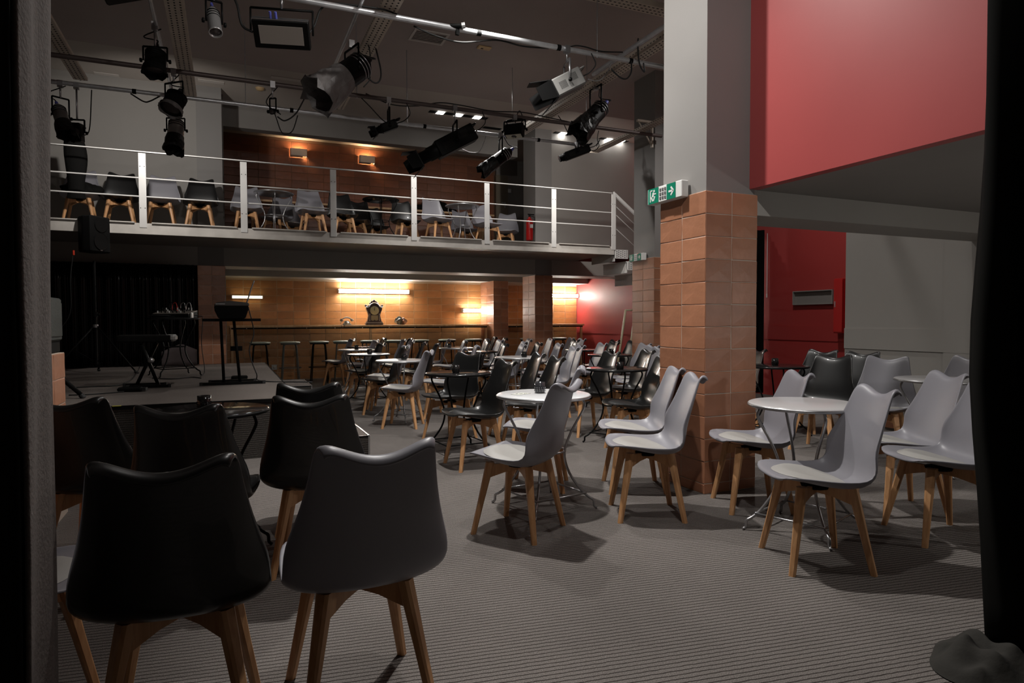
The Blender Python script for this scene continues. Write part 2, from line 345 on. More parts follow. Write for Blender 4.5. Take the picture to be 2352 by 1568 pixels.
# ------------------------------------------------------------------ tiles (each a part of its wall or pillar)
def tile_mesh(name, w, h, seed, mt=None):
    r = random.Random(seed); t = .0035; c = .003; n = 3; j = lambda: r.uniform(-.0022, .0022)
    W2, H2 = w/2, h/2; outer = []; inner = []
    for (x, z) in ((-1, -1), (0, -1), (1, -1), (1, 0), (1, 1), (0, 1), (-1, 1), (-1, 0)):
        outer.append((x*W2+j(), 0, z*H2+j())); inner.append((x*(W2-c)+j(), -t+j()*.6, z*(H2-c)+j()))
    mid = (0, -t-.0015, 0); mb = MB(); k = 8
    vs = outer+inner+[mid]
    fs = [(i, (i+1) % k, k+(i+1) % k, k+i) for i in range(k)]+[(k+i, k+(i+1) % k, 16) for i in range(k)]
    mb.add(vs, fs); me = mb.mesh(name); me.materials.append(mt or M_tile); return me
_tiles = {}
def tiles(parent, origin, du, nu, nz, w, h, facing, g=.0045, skip=None, mt=None):
    """grid of tile parts on a wall face; du is the horizontal direction, facing the outward normal"""
    key = (round(w, 3), round(h, 3), mt)
    if key not in _tiles: _tiles[key] = [tile_mesh('tile', w-g, h-g, s+int(w*1000), mt) for s in range(4)]
    du = Vector(du); nrm = Vector(facing)
    Mx = Matrix((du, -nrm, Vector((0, 0, 1)))).transposed()
    if Mx.determinant() < 0: Mx = Matrix((-du, -nrm, Vector((0, 0, 1)))).transposed()
    q = Mx.to_euler()
    for iz in range(nz):
        for iu in range(nu):
            if skip and skip(iu, iz): continue
            o = bpy.data.objects.new('tile', _tiles[key][rnd.randrange(4)]); COL.objects.link(o); o.parent = parent
            o.location = Vector(origin)+du*(w*(iu+.5))+Vector((rnd.uniform(-.0006, .0006), rnd.uniform(-.0006, .0006), h*(iz+.5)))
            o.rotation_euler = q
TW, TH = .3145, .1545
tiles(wall_back, (.0, 14.0, .0), (1, 0, 0), 18, 13, TW, TH, (0, -1, 0), g=.008, mt=M_tile_b)
m = MB(); m.bb((0.0, 13.985, 2.49), (5.70, 14.0, 4.87)); wall_bu = struct('wall_back_upper', m, M_grout_r, 'terracotta tiled wall at the back of the balcony')
tiles(wall_bu, (.0, 13.985, 2.5), (1, 0, 0), 18, 15, TW, TH, (0, -1, 0), g=.007, mt=M_tile_d)
m = MB(); m.bb((5.72, 13.985, 0), (7.84, 14.0, 2.05)); wall_br = struct('wall_back_corner', m, M_grout, 'tiled wall in the far corner under the white tube light')
tiles(wall_br, (5.95, 13.985, .0), (1, 0, 0), 6, 13, TW, TH, (0, -1, 0), g=.008, mt=M_tile_b)
def pillar(name, u0, u1, v0, v1, ztop, zc, label, front=(2, 13), left=True, zbase=0., paint=M_shaft, right_face=False):
    p = MB(); p.bb((u0, v0, zbase), (u1, v1, ztop)); o = struct(name, p, M_grout, label)
    p = MB(); p.bb((u0+.015, v0+.015, ztop), (u1-.01, v1-.01, zc)); struct('pillar_shaft', p, paint, None, o)
    nu, nz = front; h = (ztop-zbase-(.07 if zbase == 0 else 0))/nz; zz = zbase+(.07 if zbase == 0 else 0)
    tiles(o, (u0-.004, v0, zz), (1, 0, 0), nu, nz, (u1-u0+.008)/nu, h, (0, -1, 0))
    if zbase == 0: tiles(o, (u0-.004, v0, 0), (1, 0, 0), nu, 1, (u1-u0+.008)/nu, .07, (0, -1, 0))
    if left:
        nl = 2; tiles(o, (u0, v0-.004, zz), (0, 1, 0), nl, nz, (v1-v0+.008)/nl, h, (-1, 0, 0))
        if zbase == 0: tiles(o, (u0, v0-.004, 0), (0, 1, 0), nl, 1, (v1-v0+.008)/nl, .07, (-1, 0, 0))
    return o
pil = pillar('pillar_1', 2.967, 3.416, 3.523, 4.02, 2.06, 4.70, 'large foreground pillar, terracotta tiles below grey paint')
pillar('pillar_2', 5.56, 6.05, 7.68, 8.22, 2.08, 4.70, 'second pillar behind the big one, tiled below grey paint')
pillar('pillar_3', -.40, -.01, 11.38, 11.8, 2.07, 4.87, 'tiled pillar between the stage drape and the bar', (2, 10), True, .51)
pillar('pillar_4', 5.467, 5.844, 11.38, 11.95, 2.06, 4.87, 'tiled pillar in front of the far right bar, its side brightly lit')
p3a = onv(1134, 700, 13.2); p3b = onv(1167, 700, 13.2)
pillar('pillar_5', p3a.x, p3b.x, 13.2, 13.99, 2.05, 2.06, 'tiled pier at the end of the long counter')
hw = MB(); hw.bb((-1.17, 3.1, 0), (-.93, 4.84, 1.0)); hw = struct('partition_half', hw, M_grout, 'low terracotta tiled half wall by the left curtain')
tiles(hw, (-.93, 3.11, .07), (0, 1, 0), 6, 6, .288, .155, (1, 0, 0))
tiles(hw, (-1.17, 3.1, .07), (1, 0, 0), 1, 6, .24, .155, (0, -1, 0))

# ------------------------------------------------------------------ stage
m = MB(); m.bb((-4.98, 6.08, 0), (.55, 11.45, .50)); st = tag(m.build('stage_platform', M_stagecarpet), 'low black stage platform covered in grey carpet', 'stage')
m = MB(); m.bb((-4.98, 6.06, .495), (.565, 11.45, .512)); m.build('deck', M_stagecarpet, st)
m = MB(); m.bb((-4.98, 6.045, .487), (.575, 6.06, .514)); m.bb((.565, 6.05, .487), (.578, 11.4, .514)); m.build('edge_trim', M_blackmetal, st)
m = MB(); m.bb((-4.98, 6.055, .0), (.55, 6.08, .487)); m.bb((.55, 6.06, 0), (.56, 11.4, .487)); m.build('front_skirt', M_skirt, st)
m = MB(); m.box(onz(268, 932, .516), (.06, .02, .004)); m.build('tape_mark', M_yellow, st)
stairs_l = [('front stage step with bright metal edges beside the black chairs', (.56, 5.34, 0), (1.06, 6.30, .25)),
            ('upper step block at the rear right side of the stage', (.60, 8.9, 0), (1.02, 9.9, .34)),
            ('lower step block at the rear right side of the stage', (1.03, 8.9, 0), (1.42, 9.9, .17))]
for lb, a, b in stairs_l:
    m = MB(); m.bb(a, (b[0], b[1], b[2]-.012)); s = tag(m.build('stage_step', M_skirt), lb, 'step'); m = MB(); m.bb((a[0], a[1], b[2]-.012), b); m.build('tread', M_stagecarpet, s)
    a, b = Vector(a), Vector(b); z = b.z; m = MB(); e = .012
    for p, q in (((a.x, a.y, z-e), (b.x, a.y+e, z+.004)), ((b.x-e, a.y, z-e), (b.x+.003, b.y, z+.004)), ((a.x, b.y-e, z-e), (b.x, b.y, z+.004)), ((b.x-e, a.y-.002, 0), (b.x+.002, a.y+e, z))): m.bb(p, q)
    m.build('metal_edge', M_steel, s)
def drape(name, mat_, p0, p1, z0, z1, amp, waves, label, cat='curtain', seed=1, nu=120, thick=.012, flare=0.):
    r = random.Random(seed); p0 = Vector(p0); p1 = Vector(p1); d = p1-p0; L = d.length; d = d.normalized(); n = Vector((d.y, -d.x, 0))
    ph = [r.uniform(0, 6.28) for _ in range(4)]; vs = []; nz = 6
    for i in range(nu+1):
        t = i/nu
        for k in range(nz+1):
            z = k/nz
            a = amp*(1+flare*(1-z))*(math.sin(t*waves*6.283+ph[0]+.5*math.sin(t*waves*2.1+ph[1]))+.35*math.sin(t*waves*2.7*6.283+ph[2]+z*.6))
            p = p0+d*(L*t)+n*a; vs.append((p.x, p.y, z0+(z1-z0)*z))
    fs = [(i*(nz+1)+k, (i+1)*(nz+1)+k, (i+1)*(nz+1)+k+1, i*(nz+1)+k+1) for i in range(nu) for k in range(nz)]
    mb = MB(); mb.add(vs, fs, True); o = mb.build(name, mat_)
    so = o.modifiers.new('solid', 'SOLIDIFY'); so.thickness = thick
    return tag(o, label, cat)
drape('stage_curtain', M_satin, (-4.9, 11.25, 0), (-.45, 11.25, 0), .52, 2.06, .022, 42, 'glossy black pleated drape behind the stage', nu=420, seed=4, thick=.004)
a0 = onv(372, 836, 11.12); b0 = onv(453, 836, 11.12)
m = MB(); vs = []; 
for i in range(9):
    t = i/8
    for k in range(5):
        z = k/4; vs.append((a0.x+(b0.x-a0.x)*(t+.0*z), 11.12+.03*math.sin(t*7)-.05*(1-z), .515+z*(.34-.22*abs(t-.55))))
m.add(vs, [(i*5+k, (i+1)*5+k, (i+1)*5+k+1, i*5+k+1) for i in range(8) for k in range(4)], True)
o = m.build('backing_cloth', M_fade); o.modifiers.new('s', 'SOLIDIFY').thickness = .006; tag(o, 'dull brown cloth piece lying against the drape foot by the tiled pillar', 'cloth')
drape('side_curtain', M_velvet, (6.75, 7.90, 0), (7.80, 7.90, 0), .03, 2.6, .03, 6, 'black curtain hanging by the red wall, behind the big pillar', seed=3)
m = MB(); c0 = onv(1758.5, 522, 7.9); m.cyl((c0.x, 7.86, 1.58), (c0.x, 7.86, 2.55), .006, n=8); m.cyl((c0.x, 7.86, 1.54), (c0.x, 7.86, 1.60), .010, n=8); tag(m.build('curtain_wand', M_white), 'thin white draw rod hanging on the black side curtain', 'rod')

# foreground curtains of the doorway
def path_curtain(name, path, z0, z1, mat_, label, wave=0., seed=1, lean=None):
    P = bez(path, 8); nz = 14; vs = []; r = random.Random(seed); ph = r.uniform(0, 6)
    for i, p in enumerate(P):
        for k in range(nz+1):
            z = k/nz; dx = wave*math.sin(z*5+i*.35+ph)*.5+wave*.6*math.sin(z*13+i*.2+ph*2)*.4
            if lean: dx += lean(z, i/len(P))
            vs.append(Vector((p.x, p.y, z0+(z1-z0)*z))+_Rt*dx)
    n = len(P); fs = [(i*(nz+1)+k, (i+1)*(nz+1)+k, (i+1)*(nz+1)+k+1, i*(nz+1)+k+1) for i in range(n-1) for k in range(nz)]
    mb = MB(); mb.add(vs, fs, True); o = mb.build(name, mat_); so = o.modifiers.new('s', 'SOLIDIFY'); so.thickness = .008
    return o
def cw(X, Z): return (_Rt*X+_Fh*Z)
lc = path_curtain('left_curtain', [cw(-2.6, 1.42), cw(-1.6, 1.42), cw(-1.13, 1.43), cw(-1.0, 1.42), cw(-.962, 1.37), cw(-.928, 1.30), cw(-.895, 1.235), cw(-.870, 1.17)], .01, 2.6, M_suede,
    None, .010, 2, lambda z, t: -.03*(1-z))
tag(lc, 'left doorway curtain, grey suede edge beside its black face', 'curtain')
lb = path_curtain('curtain_lining', [cw(-.868, 1.165), cw(-.90, 1.13), cw(-.97, 1.12), cw(-1.2, 1.11), cw(-1.7, 1.1), cw(-2.2, 1.1)], .01, 2.6, M_velvet, None, .008, 3, lambda z, t: -.03*(1-z))
lb.parent = lc
rc = path_curtain('right_curtain', [cw(2.6, 2.35), cw(1.9, 2.36), cw(1.688, 2.33), cw(1.628, 2.27), cw(1.623, 2.2), cw(1.683, 2.16), cw(1.743, 2.2), cw(1.803, 2.15), cw(2.0, 2.17), cw(2.15, 2.12), cw(2.5, 2.14)], .01, 2.75, M_velvet, None, .010, 5,
    lambda z, t: .055*max(0, 1-z*2.6)**1.5+(-.03*math.exp(-((z-.38)/.16)**2))+.03*max(0, z-.55))
tag(rc, 'black right doorway curtain falling to the carpet', 'curtain')
m = MB(); vs = []; nu_, nv_ = 22, 14; r5 = random.Random(5); pc = onz(2262, 1535); 
ph = [r5.uniform(0, 6) for _ in range(6)]
for i in range(nu_+1):
    for k in range(nv_+1):
        a, b = i/nu_*2-1, k/nv_*2-1; sq = max(abs(a), abs(b)); rr = .17*(1+.12*math.sin(3*math.atan2(b, a)+ph[0])); L2 = math.hypot(a, b) or 1
        x, y = a/L2*sq*rr, b/L2*sq*rr*1.05; h = .085*(1-sq**2.4)+.018*(math.sin(9*a+3*b+ph[1])+math.sin(7*b-4*a+ph[2]))*(1-sq**3)
        p = pc+_Rt*x+_Fh*y; vs.append((p.x, p.y, max(.004, h)))
m.add(vs, [(i*(nv_+1)+k, (i+1)*(nv_+1)+k, (i+1)*(nv_+1)+k+1, i*(nv_+1)+k+1) for i in range(nu_) for k in range(nv_)], True)
hm = m.build('rumpled_hem', mat('dusty_black_cloth', (.024, .022, .018), .9, bump=.3, bscale=30), rc); hm.modifiers.new('s', 'SUBSURF').levels = 1

# ------------------------------------------------------------------ chairs
PROF = [(.245, .430, .125, 0, 0), (.237, .443, .172, .004, 0), (.205, .445, .203, .014, 0), (.125, .427, .224, .032, 0), (.03, .402, .234, .046, 0), (-.055, .388, .238, .058, 0),
        (-.130, .389, .241, .060, .0), (-.184, .420, .243, .062, .018), (-.207, .486, .240, .050, .044), (-.218, .556, .228, .026, .056), (-.240, .63, .208, .010, .048), (-.261, .70, .190, .004, .038),
        (-.278, .757, .179, 0, .030), (-.289, .792, .173, 0, .025), (-.299, .814, .168, 0, .020), (-.314, .824, .161, 0, .015), (-.331, .814, .154, 0, .012), (-.339, .797, .149, 0, .010)]
def shell_mesh(mat_, name):
    nt = 12; vs = []
    for ri, (y, z, w, rz, fy) in enumerate(PROF):
        for j in range(nt+1):
            t = j/nt*2-1; at = abs(t)
            ear = 0
            if ri >= 11:
                e = min(at/.78, 1); ear = (.040*(1-math.cos(PI*e))/2 - .012*max(0, (at-.78)/.22)**2)*min(1, (ri-10)/4)
            fr = -.035*(at**3) if ri == 0 else (-.012*at**3 if ri == 1 else 0)
            vs.append((w*math.sin(t*PI/2*.92)/math.sin(PI/2*.92), y+fy*at**2+fr, z+rz*at**2.2+ear))
    fs = [(i*(nt+1)+j, i*(nt+1)+j+1, (i+1)*(nt+1)+j+1, (i+1)*(nt+1)+j) for i in range(len(PROF)-1) for j in range(nt)]
    mb = MB(); mb.add(vs, fs, True); o = mb.build(name, mat_)
    s = o.modifiers.new('s', 'SOLIDIFY'); s.thickness = .011; s.offset = 0; u = o.modifiers.new('u', 'SUBSURF'); u.levels = 1; u.render_levels = 1
    return bake(o)
def bake(o):
    bpy.context.view_layer.update(); dg = bpy.context.evaluated_depsgraph_get()
    me = bpy.data.meshes.new_from_object(o.evaluated_get(dg)); old = o.data; o.modifiers.clear(); o.data = me; me.name = old.name
    return o
def cushion_obj(mat_):
    mb = MB(); vs = []; nr, na = 5, 24
    def surf(x, y):
        # height of the seat pan
        ys = [p[0] for p in PROF[:8]]; zs = [p[1] for p in PROF[:8]]
        for i in range(7):
            if ys[i] >= y >= ys[i+1]:
                t = (ys[i]-y)/(ys[i]-ys[i+1]); w = PROF[i][2]*(1-t)+PROF[i+1][2]*t; rz = PROF[i][3]*(1-t)+PROF[i+1][3]*t
                return zs[i]*(1-t)+zs[i+1]*t+rz*(abs(x)/w)**2.2
        return zs[0]
    for k in range(nr+1):
        q = k/nr
        for i in range(na):
            t = 2*PI*i/na; x = .190*q*_c(t); y = .035+.172*q*_s(t); x *= (1-.10*(_s(t)*q))
            h = .009+.022*math.sqrt(max(0, 1-q**4)); vs.append((x, y, surf(x, y)+(h if k < nr else .004)))
    fs = [(k*na+i, k*na+(i+1) % na, (k+1)*na+(i+1) % na, (k+1)*na+i) for k in range(nr) for i in range(na)]
    mb.add(vs, fs, True); return mb.build('cushion', mat_)
def leg_obj():
    mb = MB(); secs = [(.0, .268, .017, .014), (.18, .223, .021, .016), (.30, .193, .025, .019), (.398, .169, .028, .021)]
    d = Vector((1, 1, 0)).normalized(); n = Vector((-1, 1, 0)).normalized(); vs = []
    for z, r, a, b in secs:
        c = d*r+Vector((0, 0, z))
        for s, t in ((-1, -.6), (-.6, -1), (.6, -1), (1, -.6), (1, .6), (.6, 1), (-.6, 1), (-1, .6)): vs.append(c+d*(s*b)+n*(t*a*.82))
    fs = [(i*8+k, i*8+(k+1) % 8, (i+1)*8+(k+1) % 8, (i+1)*8+k) for i in range(3) for k in range(8)]+[tuple(reversed(range(8))), tuple(range(24, 32))]
    mb.add(vs, fs); return mb.build('leg', M_beech)
def brace_obj():
    mb = MB(); d = Vector((1, 1, 0)).normalized(); n = Vector((-1, 1, 0)).normalized(); prof = [(-.19, .308), (-.08, .338), (0, .346), (.08, .338), (.19, .308), (.185, .388), (0, .380), (-.185, .388)]
    mb.prism([d*r+Vector((0, 0, z)) for r, z in prof], n*-.010, n*.010); return mb.build('brace', M_beech)
_LEG = leg_obj(); _BR = brace_obj()
def make_chair(kind):
    t = thing('shell_chair', 'x', 'chair')
    a = shell_mesh(M_lshell if kind == 'L' else M_dshell, 'seat_shell'); a.parent = t
    c = cushion_obj(M_lcush if kind == 'L' else M_dcush); c.parent = t
    m = MB(); m.lathe([(.06, .366), (.065, .368), (.07, .382), (.05, .384)], 12); m.build('mount_plate', M_blackmatt, t)
    for k in range(4):
        l = _LEG.copy(); COL.objects.link(l); l.parent = t; l.rotation_euler = (0, 0, k*PI/2)
    for k in range(2):
        l = _BR.copy(); COL.objects.link(l); l.parent = t; l.rotation_euler = (0, 0, k*PI/2)
    return t
PROTO = {'L': make_chair('L'), 'D': make_chair('D')}
bpy.data.objects.remove(_LEG); bpy.data.objects.remove(_BR)
_used = set()
def chair(kind, x, y, z, rot, label, group):
    if kind not in _used:
        _used.add(kind); o = PROTO[kind]; o.location = (x, y, z); o.rotation_euler = (0, 0, R(rot)); o['label'] = label; o['group'] = group; return o
    return dup(PROTO[kind], (x, y, z), R(rot), label, group)
G1 = 'chairs at the tables on the main floor'; G2 = 'chairs in the entrance foreground'; G3 = 'chairs on the balcony'; G4 = 'chairs right of the big pillar'
CH = [
 ('D', -0.13, 2.08, -3, 'biggest black chair in front, seen from behind', G2),
 ('L', 0.37, 2.07, 1, 'large grey chair seen from behind, beside the biggest black chair', G2),
 ('D', -0.57, 3.67, -16, 'black chair half hidden by the grey left curtain', G2),
 ('D', -0.11, 3.19, -14, 'black chair directly behind the biggest black one, before the votive table', G2),
 ('D', 0.40, 3.31, -12, 'black chair seen from behind, over the shoulder of the large grey one', G2),
 ('D', 0.47, 3.92, -14, 'black chair whose top peeks above another by the stage corner', G2),
 ('L', -0.62, 2.31, -94, 'grey chair whose seat corner pokes out from the left curtain', G2),
 ('L', 1.51, 3.36, 38, 'light grey chair standing alone before the white votive table', G1),
 ('L', 2.04, 4.20, 58, 'light grey chair behind the white votive table, its curved back edge-on', G1),
 ('L', 2.35, 3.32, 66, 'front light grey chair of the pair beside the big tiled pillar', G1),
 ('L', 2.64, 3.88, 66, 'rear light grey chair of the pair beside the big tiled pillar', G1),
 ('D', 1.85, 5.01, 91, 'black chair in front of the black votive table, its seat towards the stage step', G1),
 ('D', 2.05, 6.26, 118, 'black chair directly behind the black votive table', G1),
 ('D', 2.64, 6.06, 81, 'left one of two black chairs behind the white votive table', G1),
 ('D', 2.49, 5.37, 81, 'right one of two black chairs behind the white votive table', G1),
 ('D', 3.34, 4.96, 71, 'black chair partly hidden by the left edge of the big pillar', G1),
 ('D', 3.45, 5.94, 86, 'black chair behind the black table nearest the big pillar', G1),
 ('D', 4.04, 6.16, 76, 'black chair whose seat shows beneath the table by the big pillar', G1),
 ('L', 1.81, 7.21, 62, 'grey chair in front of the left row of tables, nearest the stage', G1),
 ('D', 1.82, 8.37, 64, 'black chair second from the front in the row beside the stage', G1),
 ('L', 1.97, 8.86, 62, 'grey chair third from the front in the row beside the stage', G1),
 ('D', 1.88, 9.95, 62, 'black chair fourth from the front in the row beside the stage', G1),
 ('L', 2.11, 11.49, 64, 'grey chair fifth from the front in the row beside the stage', G1),
 ('L', 1.88, 12.53, 66, 'grey chair at the far left end by the bar stools', G1),
 ('D', 2.50, 12.62, 86, 'black chair close against the bar stools at the far left', G1),
 ('L', 2.65, 11.67, 66, 'grey chair in front of the fifth stool, left group', G1),
 ('D', 2.91, 12.20, 66, 'black chair just under the dark stool below the clock', G1),
 ('L', 2.63, 11.04, 64, 'grey chair just left of the dark stool below the clock', G1),
 ('D', 2.52, 9.89, 68, 'rear black chair of the close pair in the centre left', G1),
 ('D', 2.54, 9.28, 66, 'front black chair of the close pair in the centre left', G1),
 ('L', 3.40, 11.40, 71, 'light grey chair below the dark mineral lump on the counter', G1),
 ('L', 2.41, 7.72, 70, 'grey chair with a pale seat left behind the black votive table', G1),
 ('L', 3.36, 10.38, 76, 'bright grey chair in front of the seventh stool', G1),
 ('L', 2.77, 8.24, 74, 'grey chair whose top shows just behind the black votive table chairs', G1),
 ('D', 3.59, 9.90, 74, 'black chair just behind the small dark round table in mid room', G1),
 ('L', 4.06, 11.16, 76, 'grey chair before the tiled pier, left of the darker one', G1),
 ('D', 4.69, 12.31, 76, 'black chair close to the tiled pier at the counter end', G1),
 ('L', 4.02, 10.42, 81, 'bright grey chair in front of the tiled pier', G1),
 ('D', 4.57, 11.50, 76, 'dark chair just right of the tiled pier', G1),
 ('D', 3.41, 8.77, 76, 'black chair between the small dark table and the grey votive table', G1),
 ('L', 3.70, 7.24, 76, 'grey chair right behind the two black chairs of the white table', G1),
 ('L', 4.06, 7.71, 78, 'tall looking grey chair in the middle of the right group', G1),
 ('L', 4.10, 8.40, 76, 'grey chair behind the tall looking grey one, right group', G1),
 ('L', 5.20, 10.81, 78, 'bright grey chair in front of the orange face of the far pillar', G1),
 ('L', 5.75, 11.05, 76, 'grey chair before the small bar counter at the far right', G1),
 ('D', 5.27, 10.01, 78, 'black chair between the grey ones near the far right counter', G1),
 ('L', 5.61, 10.37, 81, 'pale chair at the left foot of the red wall', G1),
 ('L', 4.76, 8.29, 78, 'grey chair before the red wall, left one', G1),
 ('D', 5.18, 8.62, 81, 'left one of two black chairs before the red wall', G1),
 ('D', 5.68, 9.39, 81, 'right one of two black chairs before the red wall', G1),
 ('D', 5.71, 8.90, 81, 'black chair just left of the second pillar', G1),
 ('L', 5.23, 7.88, 81, 'grey chair in front of the second pillar, left one', G1),
 ('L', 4.83, 7.14, 81, 'grey chair in front of the second pillar, right one', G1),
 ('L', 4.60, 6.68, 81, 'grey chair at the edge of the big pillar, far side', G1),
 ('L', 4.64, 10.58, 76, 'grey chair at the foot of the pillar with the bright side', G1),
 ('L', 4.00, 9.40, 76, 'grey chair behind the grey votive table in mid room', G1),
 ('L', 3.47, 8.29, 76, 'grey chair just left over the grey votive table in mid room', G1),
 ('D', 4.02, 8.91, 76, 'black chair right behind the grey votive table in mid room', G1),
 ('L', 3.06, 3.18, 66, 'grey chair between the big pillar and the glossy grey table', G4),
 ('L', 2.64, 2.32, 66, 'large light grey chair in front of the glossy grey table', G4),
 ('L', 3.85, 2.75, 66, 'grey chair behind the front right one, beside the grey table', G4),
 ('L', 3.57, 2.32, 66, 'grey chair cut off by the right curtain', G4),
 ('L', 5.16, 3.86, 118, 'bright grey chair facing the entrance, between the two grey tables', G4),
 ('D', 4.96, 4.32, 108, 'black chair facing the entrance behind the glossy grey table', G4),
 ('D', 5.72, 5.14, 101, 'black chair left one before the grey wall block', G4),
 ('D', 5.72, 4.62, 106, 'black chair right one before the grey wall block', G4),
 ('D', 5.28, 5.78, 76, 'black chair seen just right of the big pillar at the black table', G4),
 ('L', 5.78, 3.76, 76, 'grey chair behind the far right grey table by the curtain', G4),
]
for k, x, y, r_, lb_, g_ in CH: chair(k, x, y, 0, r_, lb_, g_)
BZ = 2.50
BC = [
 ('L', -1.84, 10.78, 182, 'grey balcony chair with black cloth thrown over it'),
 ('D', -1.36, 10.78, 181, 'black balcony chair left of the wide rail post'),
 ('L', -.84, 10.76, 178, 'grey balcony chair just right of the wide rail post'),
 ('D', -.33, 10.76, 176, 'black balcony chair at the edge of the pale pillar'),
 ('L', .32, 11.14, 178, 'grey balcony chair behind the second rail post'),
 ('L', .80, 11.85, 150, 'grey balcony chair half behind the steel round table'),
 ('L', 1.10, 12.45, 195, 'grey balcony chair seen beneath the steel round table'),
 ('L', 1.30, 10.98, 188, 'grey balcony chair just right of the steel round table'),
 ('D', 1.81, 11.15, 184, 'black balcony chair behind the third rail post'),
 ('D', 2.14, 11.72, 165, 'black balcony chair left behind the dark balcony table'),
 ('D', 2.60, 12.3, 190, 'black balcony chair furthest back at the dark balcony table'),
 ('D', 2.95, 11.40, 186, 'black balcony chair right of the dark balcony table'),
 ('L', 3.41, 10.98, 192, 'grey balcony chair just right of the fourth rail post'),
 ('L', 4.28, 12.0, 186, 'grey balcony chair behind the legs of the second steel table'),
 ('L', 4.42, 11.18, 196, 'grey balcony chair behind the fifth rail post'),
 ('L', 5.10, 11.95, 150, 'grey balcony chair nearest the fire extinguisher'),
]
for k, x, y, r_, lb_ in BC: chair(k, x, y, BZ, r_, lb_, G3)

# ------------------------------------------------------------------ round bistro tables
def make_table(top, legm, label):
    t = thing('round_table', label, 'table')
    m = MB(); m.lathe([(.0, .698), (.285, .698), (.298, .702), (.300, .710), (.298, .719), (.290, .722), (0, .722)], 48); m.build('table_top', top, t)
    m = MB(); m.lathe([(.296, .700), (.303, .704), (.303, .714), (.297, .717)], 48); m.build('rim', legm, t)
    prof = [(.245, .700), (.262, .655), (.24, .60), (.185, .50), (.145, .40), (.135, .32), (.165, .22), (.235, .12), (.285, .075), (.318, .055), (.322, .02), (.340, .006)]
    for k in range(4):
        a = PI/4+k*PI/2; m = MB(); m.tube(bez([(r*_c(a), r*_s(a), z) for r, z in prof], 3), .0085, 6); m.build('leg', legm, t)
    m = MB(); m.tube([(.138*_c(i*PI/12), .138*_s(i*PI/12), .36) for i in range(24)], .006, 6, True); m.build('ring', legm, t)
    m = MB()
    for k in range(4):
        a = PI/4+k*PI/2; b = a+PI/2; m.tube([(.27*_c(a), .27*_s(a), .095), (.27*_c(b), .27*_s(b), .095)], .006, 6)
    m.build('stretcher', legm, t)
    return t
TP = {}
def table(kind, x, y, z, rot, label, group='round tables'):
    if kind not in TP:
        t = make_table(*{'W': (M_whitetop, M_steel), 'G': (M_greytop, M_steel), 'K': (M_blackwood, M_blackmetal), 'B': (M_whitetop, M_blackmetal), 'S': (M_steel, M_steel)}[kind], label)
        t.location = (x, y, z); t.rotation_euler = (0, 0, R(rot)); t['group'] = group; TP[kind] = t; return t
    return dup(TP[kind], (x, y, z), R(rot), label, group)
GT = 'round tables on the main floor'
TB = [('W', 1.85, 3.73, 10, 'white round table with a card and smoked glass votive, in mid room', GT),
 ('G', 2.97, 2.69, 20, 'glossy light grey round table right of the big pillar', GT),
 ('K', -0.09, 3.83, 15, 'black round table in front of the stage', GT),
 ('K', 1.92, 5.61, 5, 'black round table with black votive, left of the white one', GT),
 ('K', 3.49, 5.43, 30, 'black round table touching the left edge of the big pillar', GT),
 ('K', 5.17, 5.03, 12, 'black round table seen right behind the big pillar, before the red wall', GT),
 ('G', 5.13, 3.36, 8, 'pale round table cut by the right curtain', GT),
 ('G', 1.91, 7.70, 40, 'grey round table nearest in the row beside the stage', GT),
 ('B', 1.85, 9.34, 22, 'white round table on black legs beside the stage', GT),
 ('G', 1.96, 10.91, 0, 'grey round table third in the row beside the stage', GT),
 ('K', 2.30, 12.02, 12, 'dark round table close to the bar stools', GT),
 ('W', 3.66, 10.79, 33, 'pale round table in mid room before the bar stools', GT),
 ('K', 3.51, 9.32, 14, 'small dark round table in mid room', GT),
 ('G', 3.44, 7.67, 8, 'grey round table with black votive in mid room', GT),
 ('K', 5.23, 9.11, 19, 'round table with black votive before the far right counter', GT),
 ('K', 4.80, 7.64, 27, 'round table reflecting the red wall, left of the second pillar', GT)]
for i, (k, x, y, r_, lb_, g_) in enumerate(TB):
    table(k, x, y, 0, r_, lb_, g_)
GB = 'round tables on the balcony'
table('S', .72, 11.05, BZ, 45, 'steel round table near the balcony rail, left', GB)
table('K', 2.40, 10.95, BZ, 30, 'dark round table in the middle of the balcony', GB)
table('S', 3.86, 11.0, BZ, 10, 'steel round table near the fifth balcony rail post', GB)
# votives
def votive(px, py, tz, k, label):
    p = onz(px, py, tz); m = MB(); m.lathe([(.030, 0), (.033, .003), (.034, .07), (.031, .07), (.029, .008), (0, .008)], 20)
    o = m.build('votive_holder', M_glass if k else M_blackwood, None, 0, p); tag(o, label, 'candle holder', 'votive holders on the tables')
    m = MB()
    for a in range(14):
        for z in (.016, .026, .036):
            t = a*2*PI/14+z*40; m.box((.0345*_c(t), .0345*_s(t), z), (.005, .005, .005))
    m.build('studs', M_steel if k else M_blackmetal, o)
TZ = .7225
for px, py, k, lb_ in ((1240, 902, 1, 'smoked glass votive on the white table'), (469, 938, 0, 'black studded votive on the black table before the stage'), (1047, 856, 0, 'black votive on the black table left of the white one'),
    (928, 826, 0, 'black votive on the nearest grey table beside the stage'), (849, 813, 0, 'black votive on the white topped table with black legs'), (819, 802, 0, 'black votive on the third table beside the stage'),
    (1032, 798, 1, 'grey votive on the pale table before the bar stools'), (1424, 848, 0, 'black votive on the table at the big pillar'), (1204, 820, 0, 'black votive on the grey table in mid room'),
    (1404, 812, 0, 'black votive on the table reflecting the red wall'), (1780, 838, 0, 'black votive on the table right behind the big pillar'), (1333, 804, 0, 'black votive on the table before the far right counter')):
    votive(px, py, TZ, k, lb_)
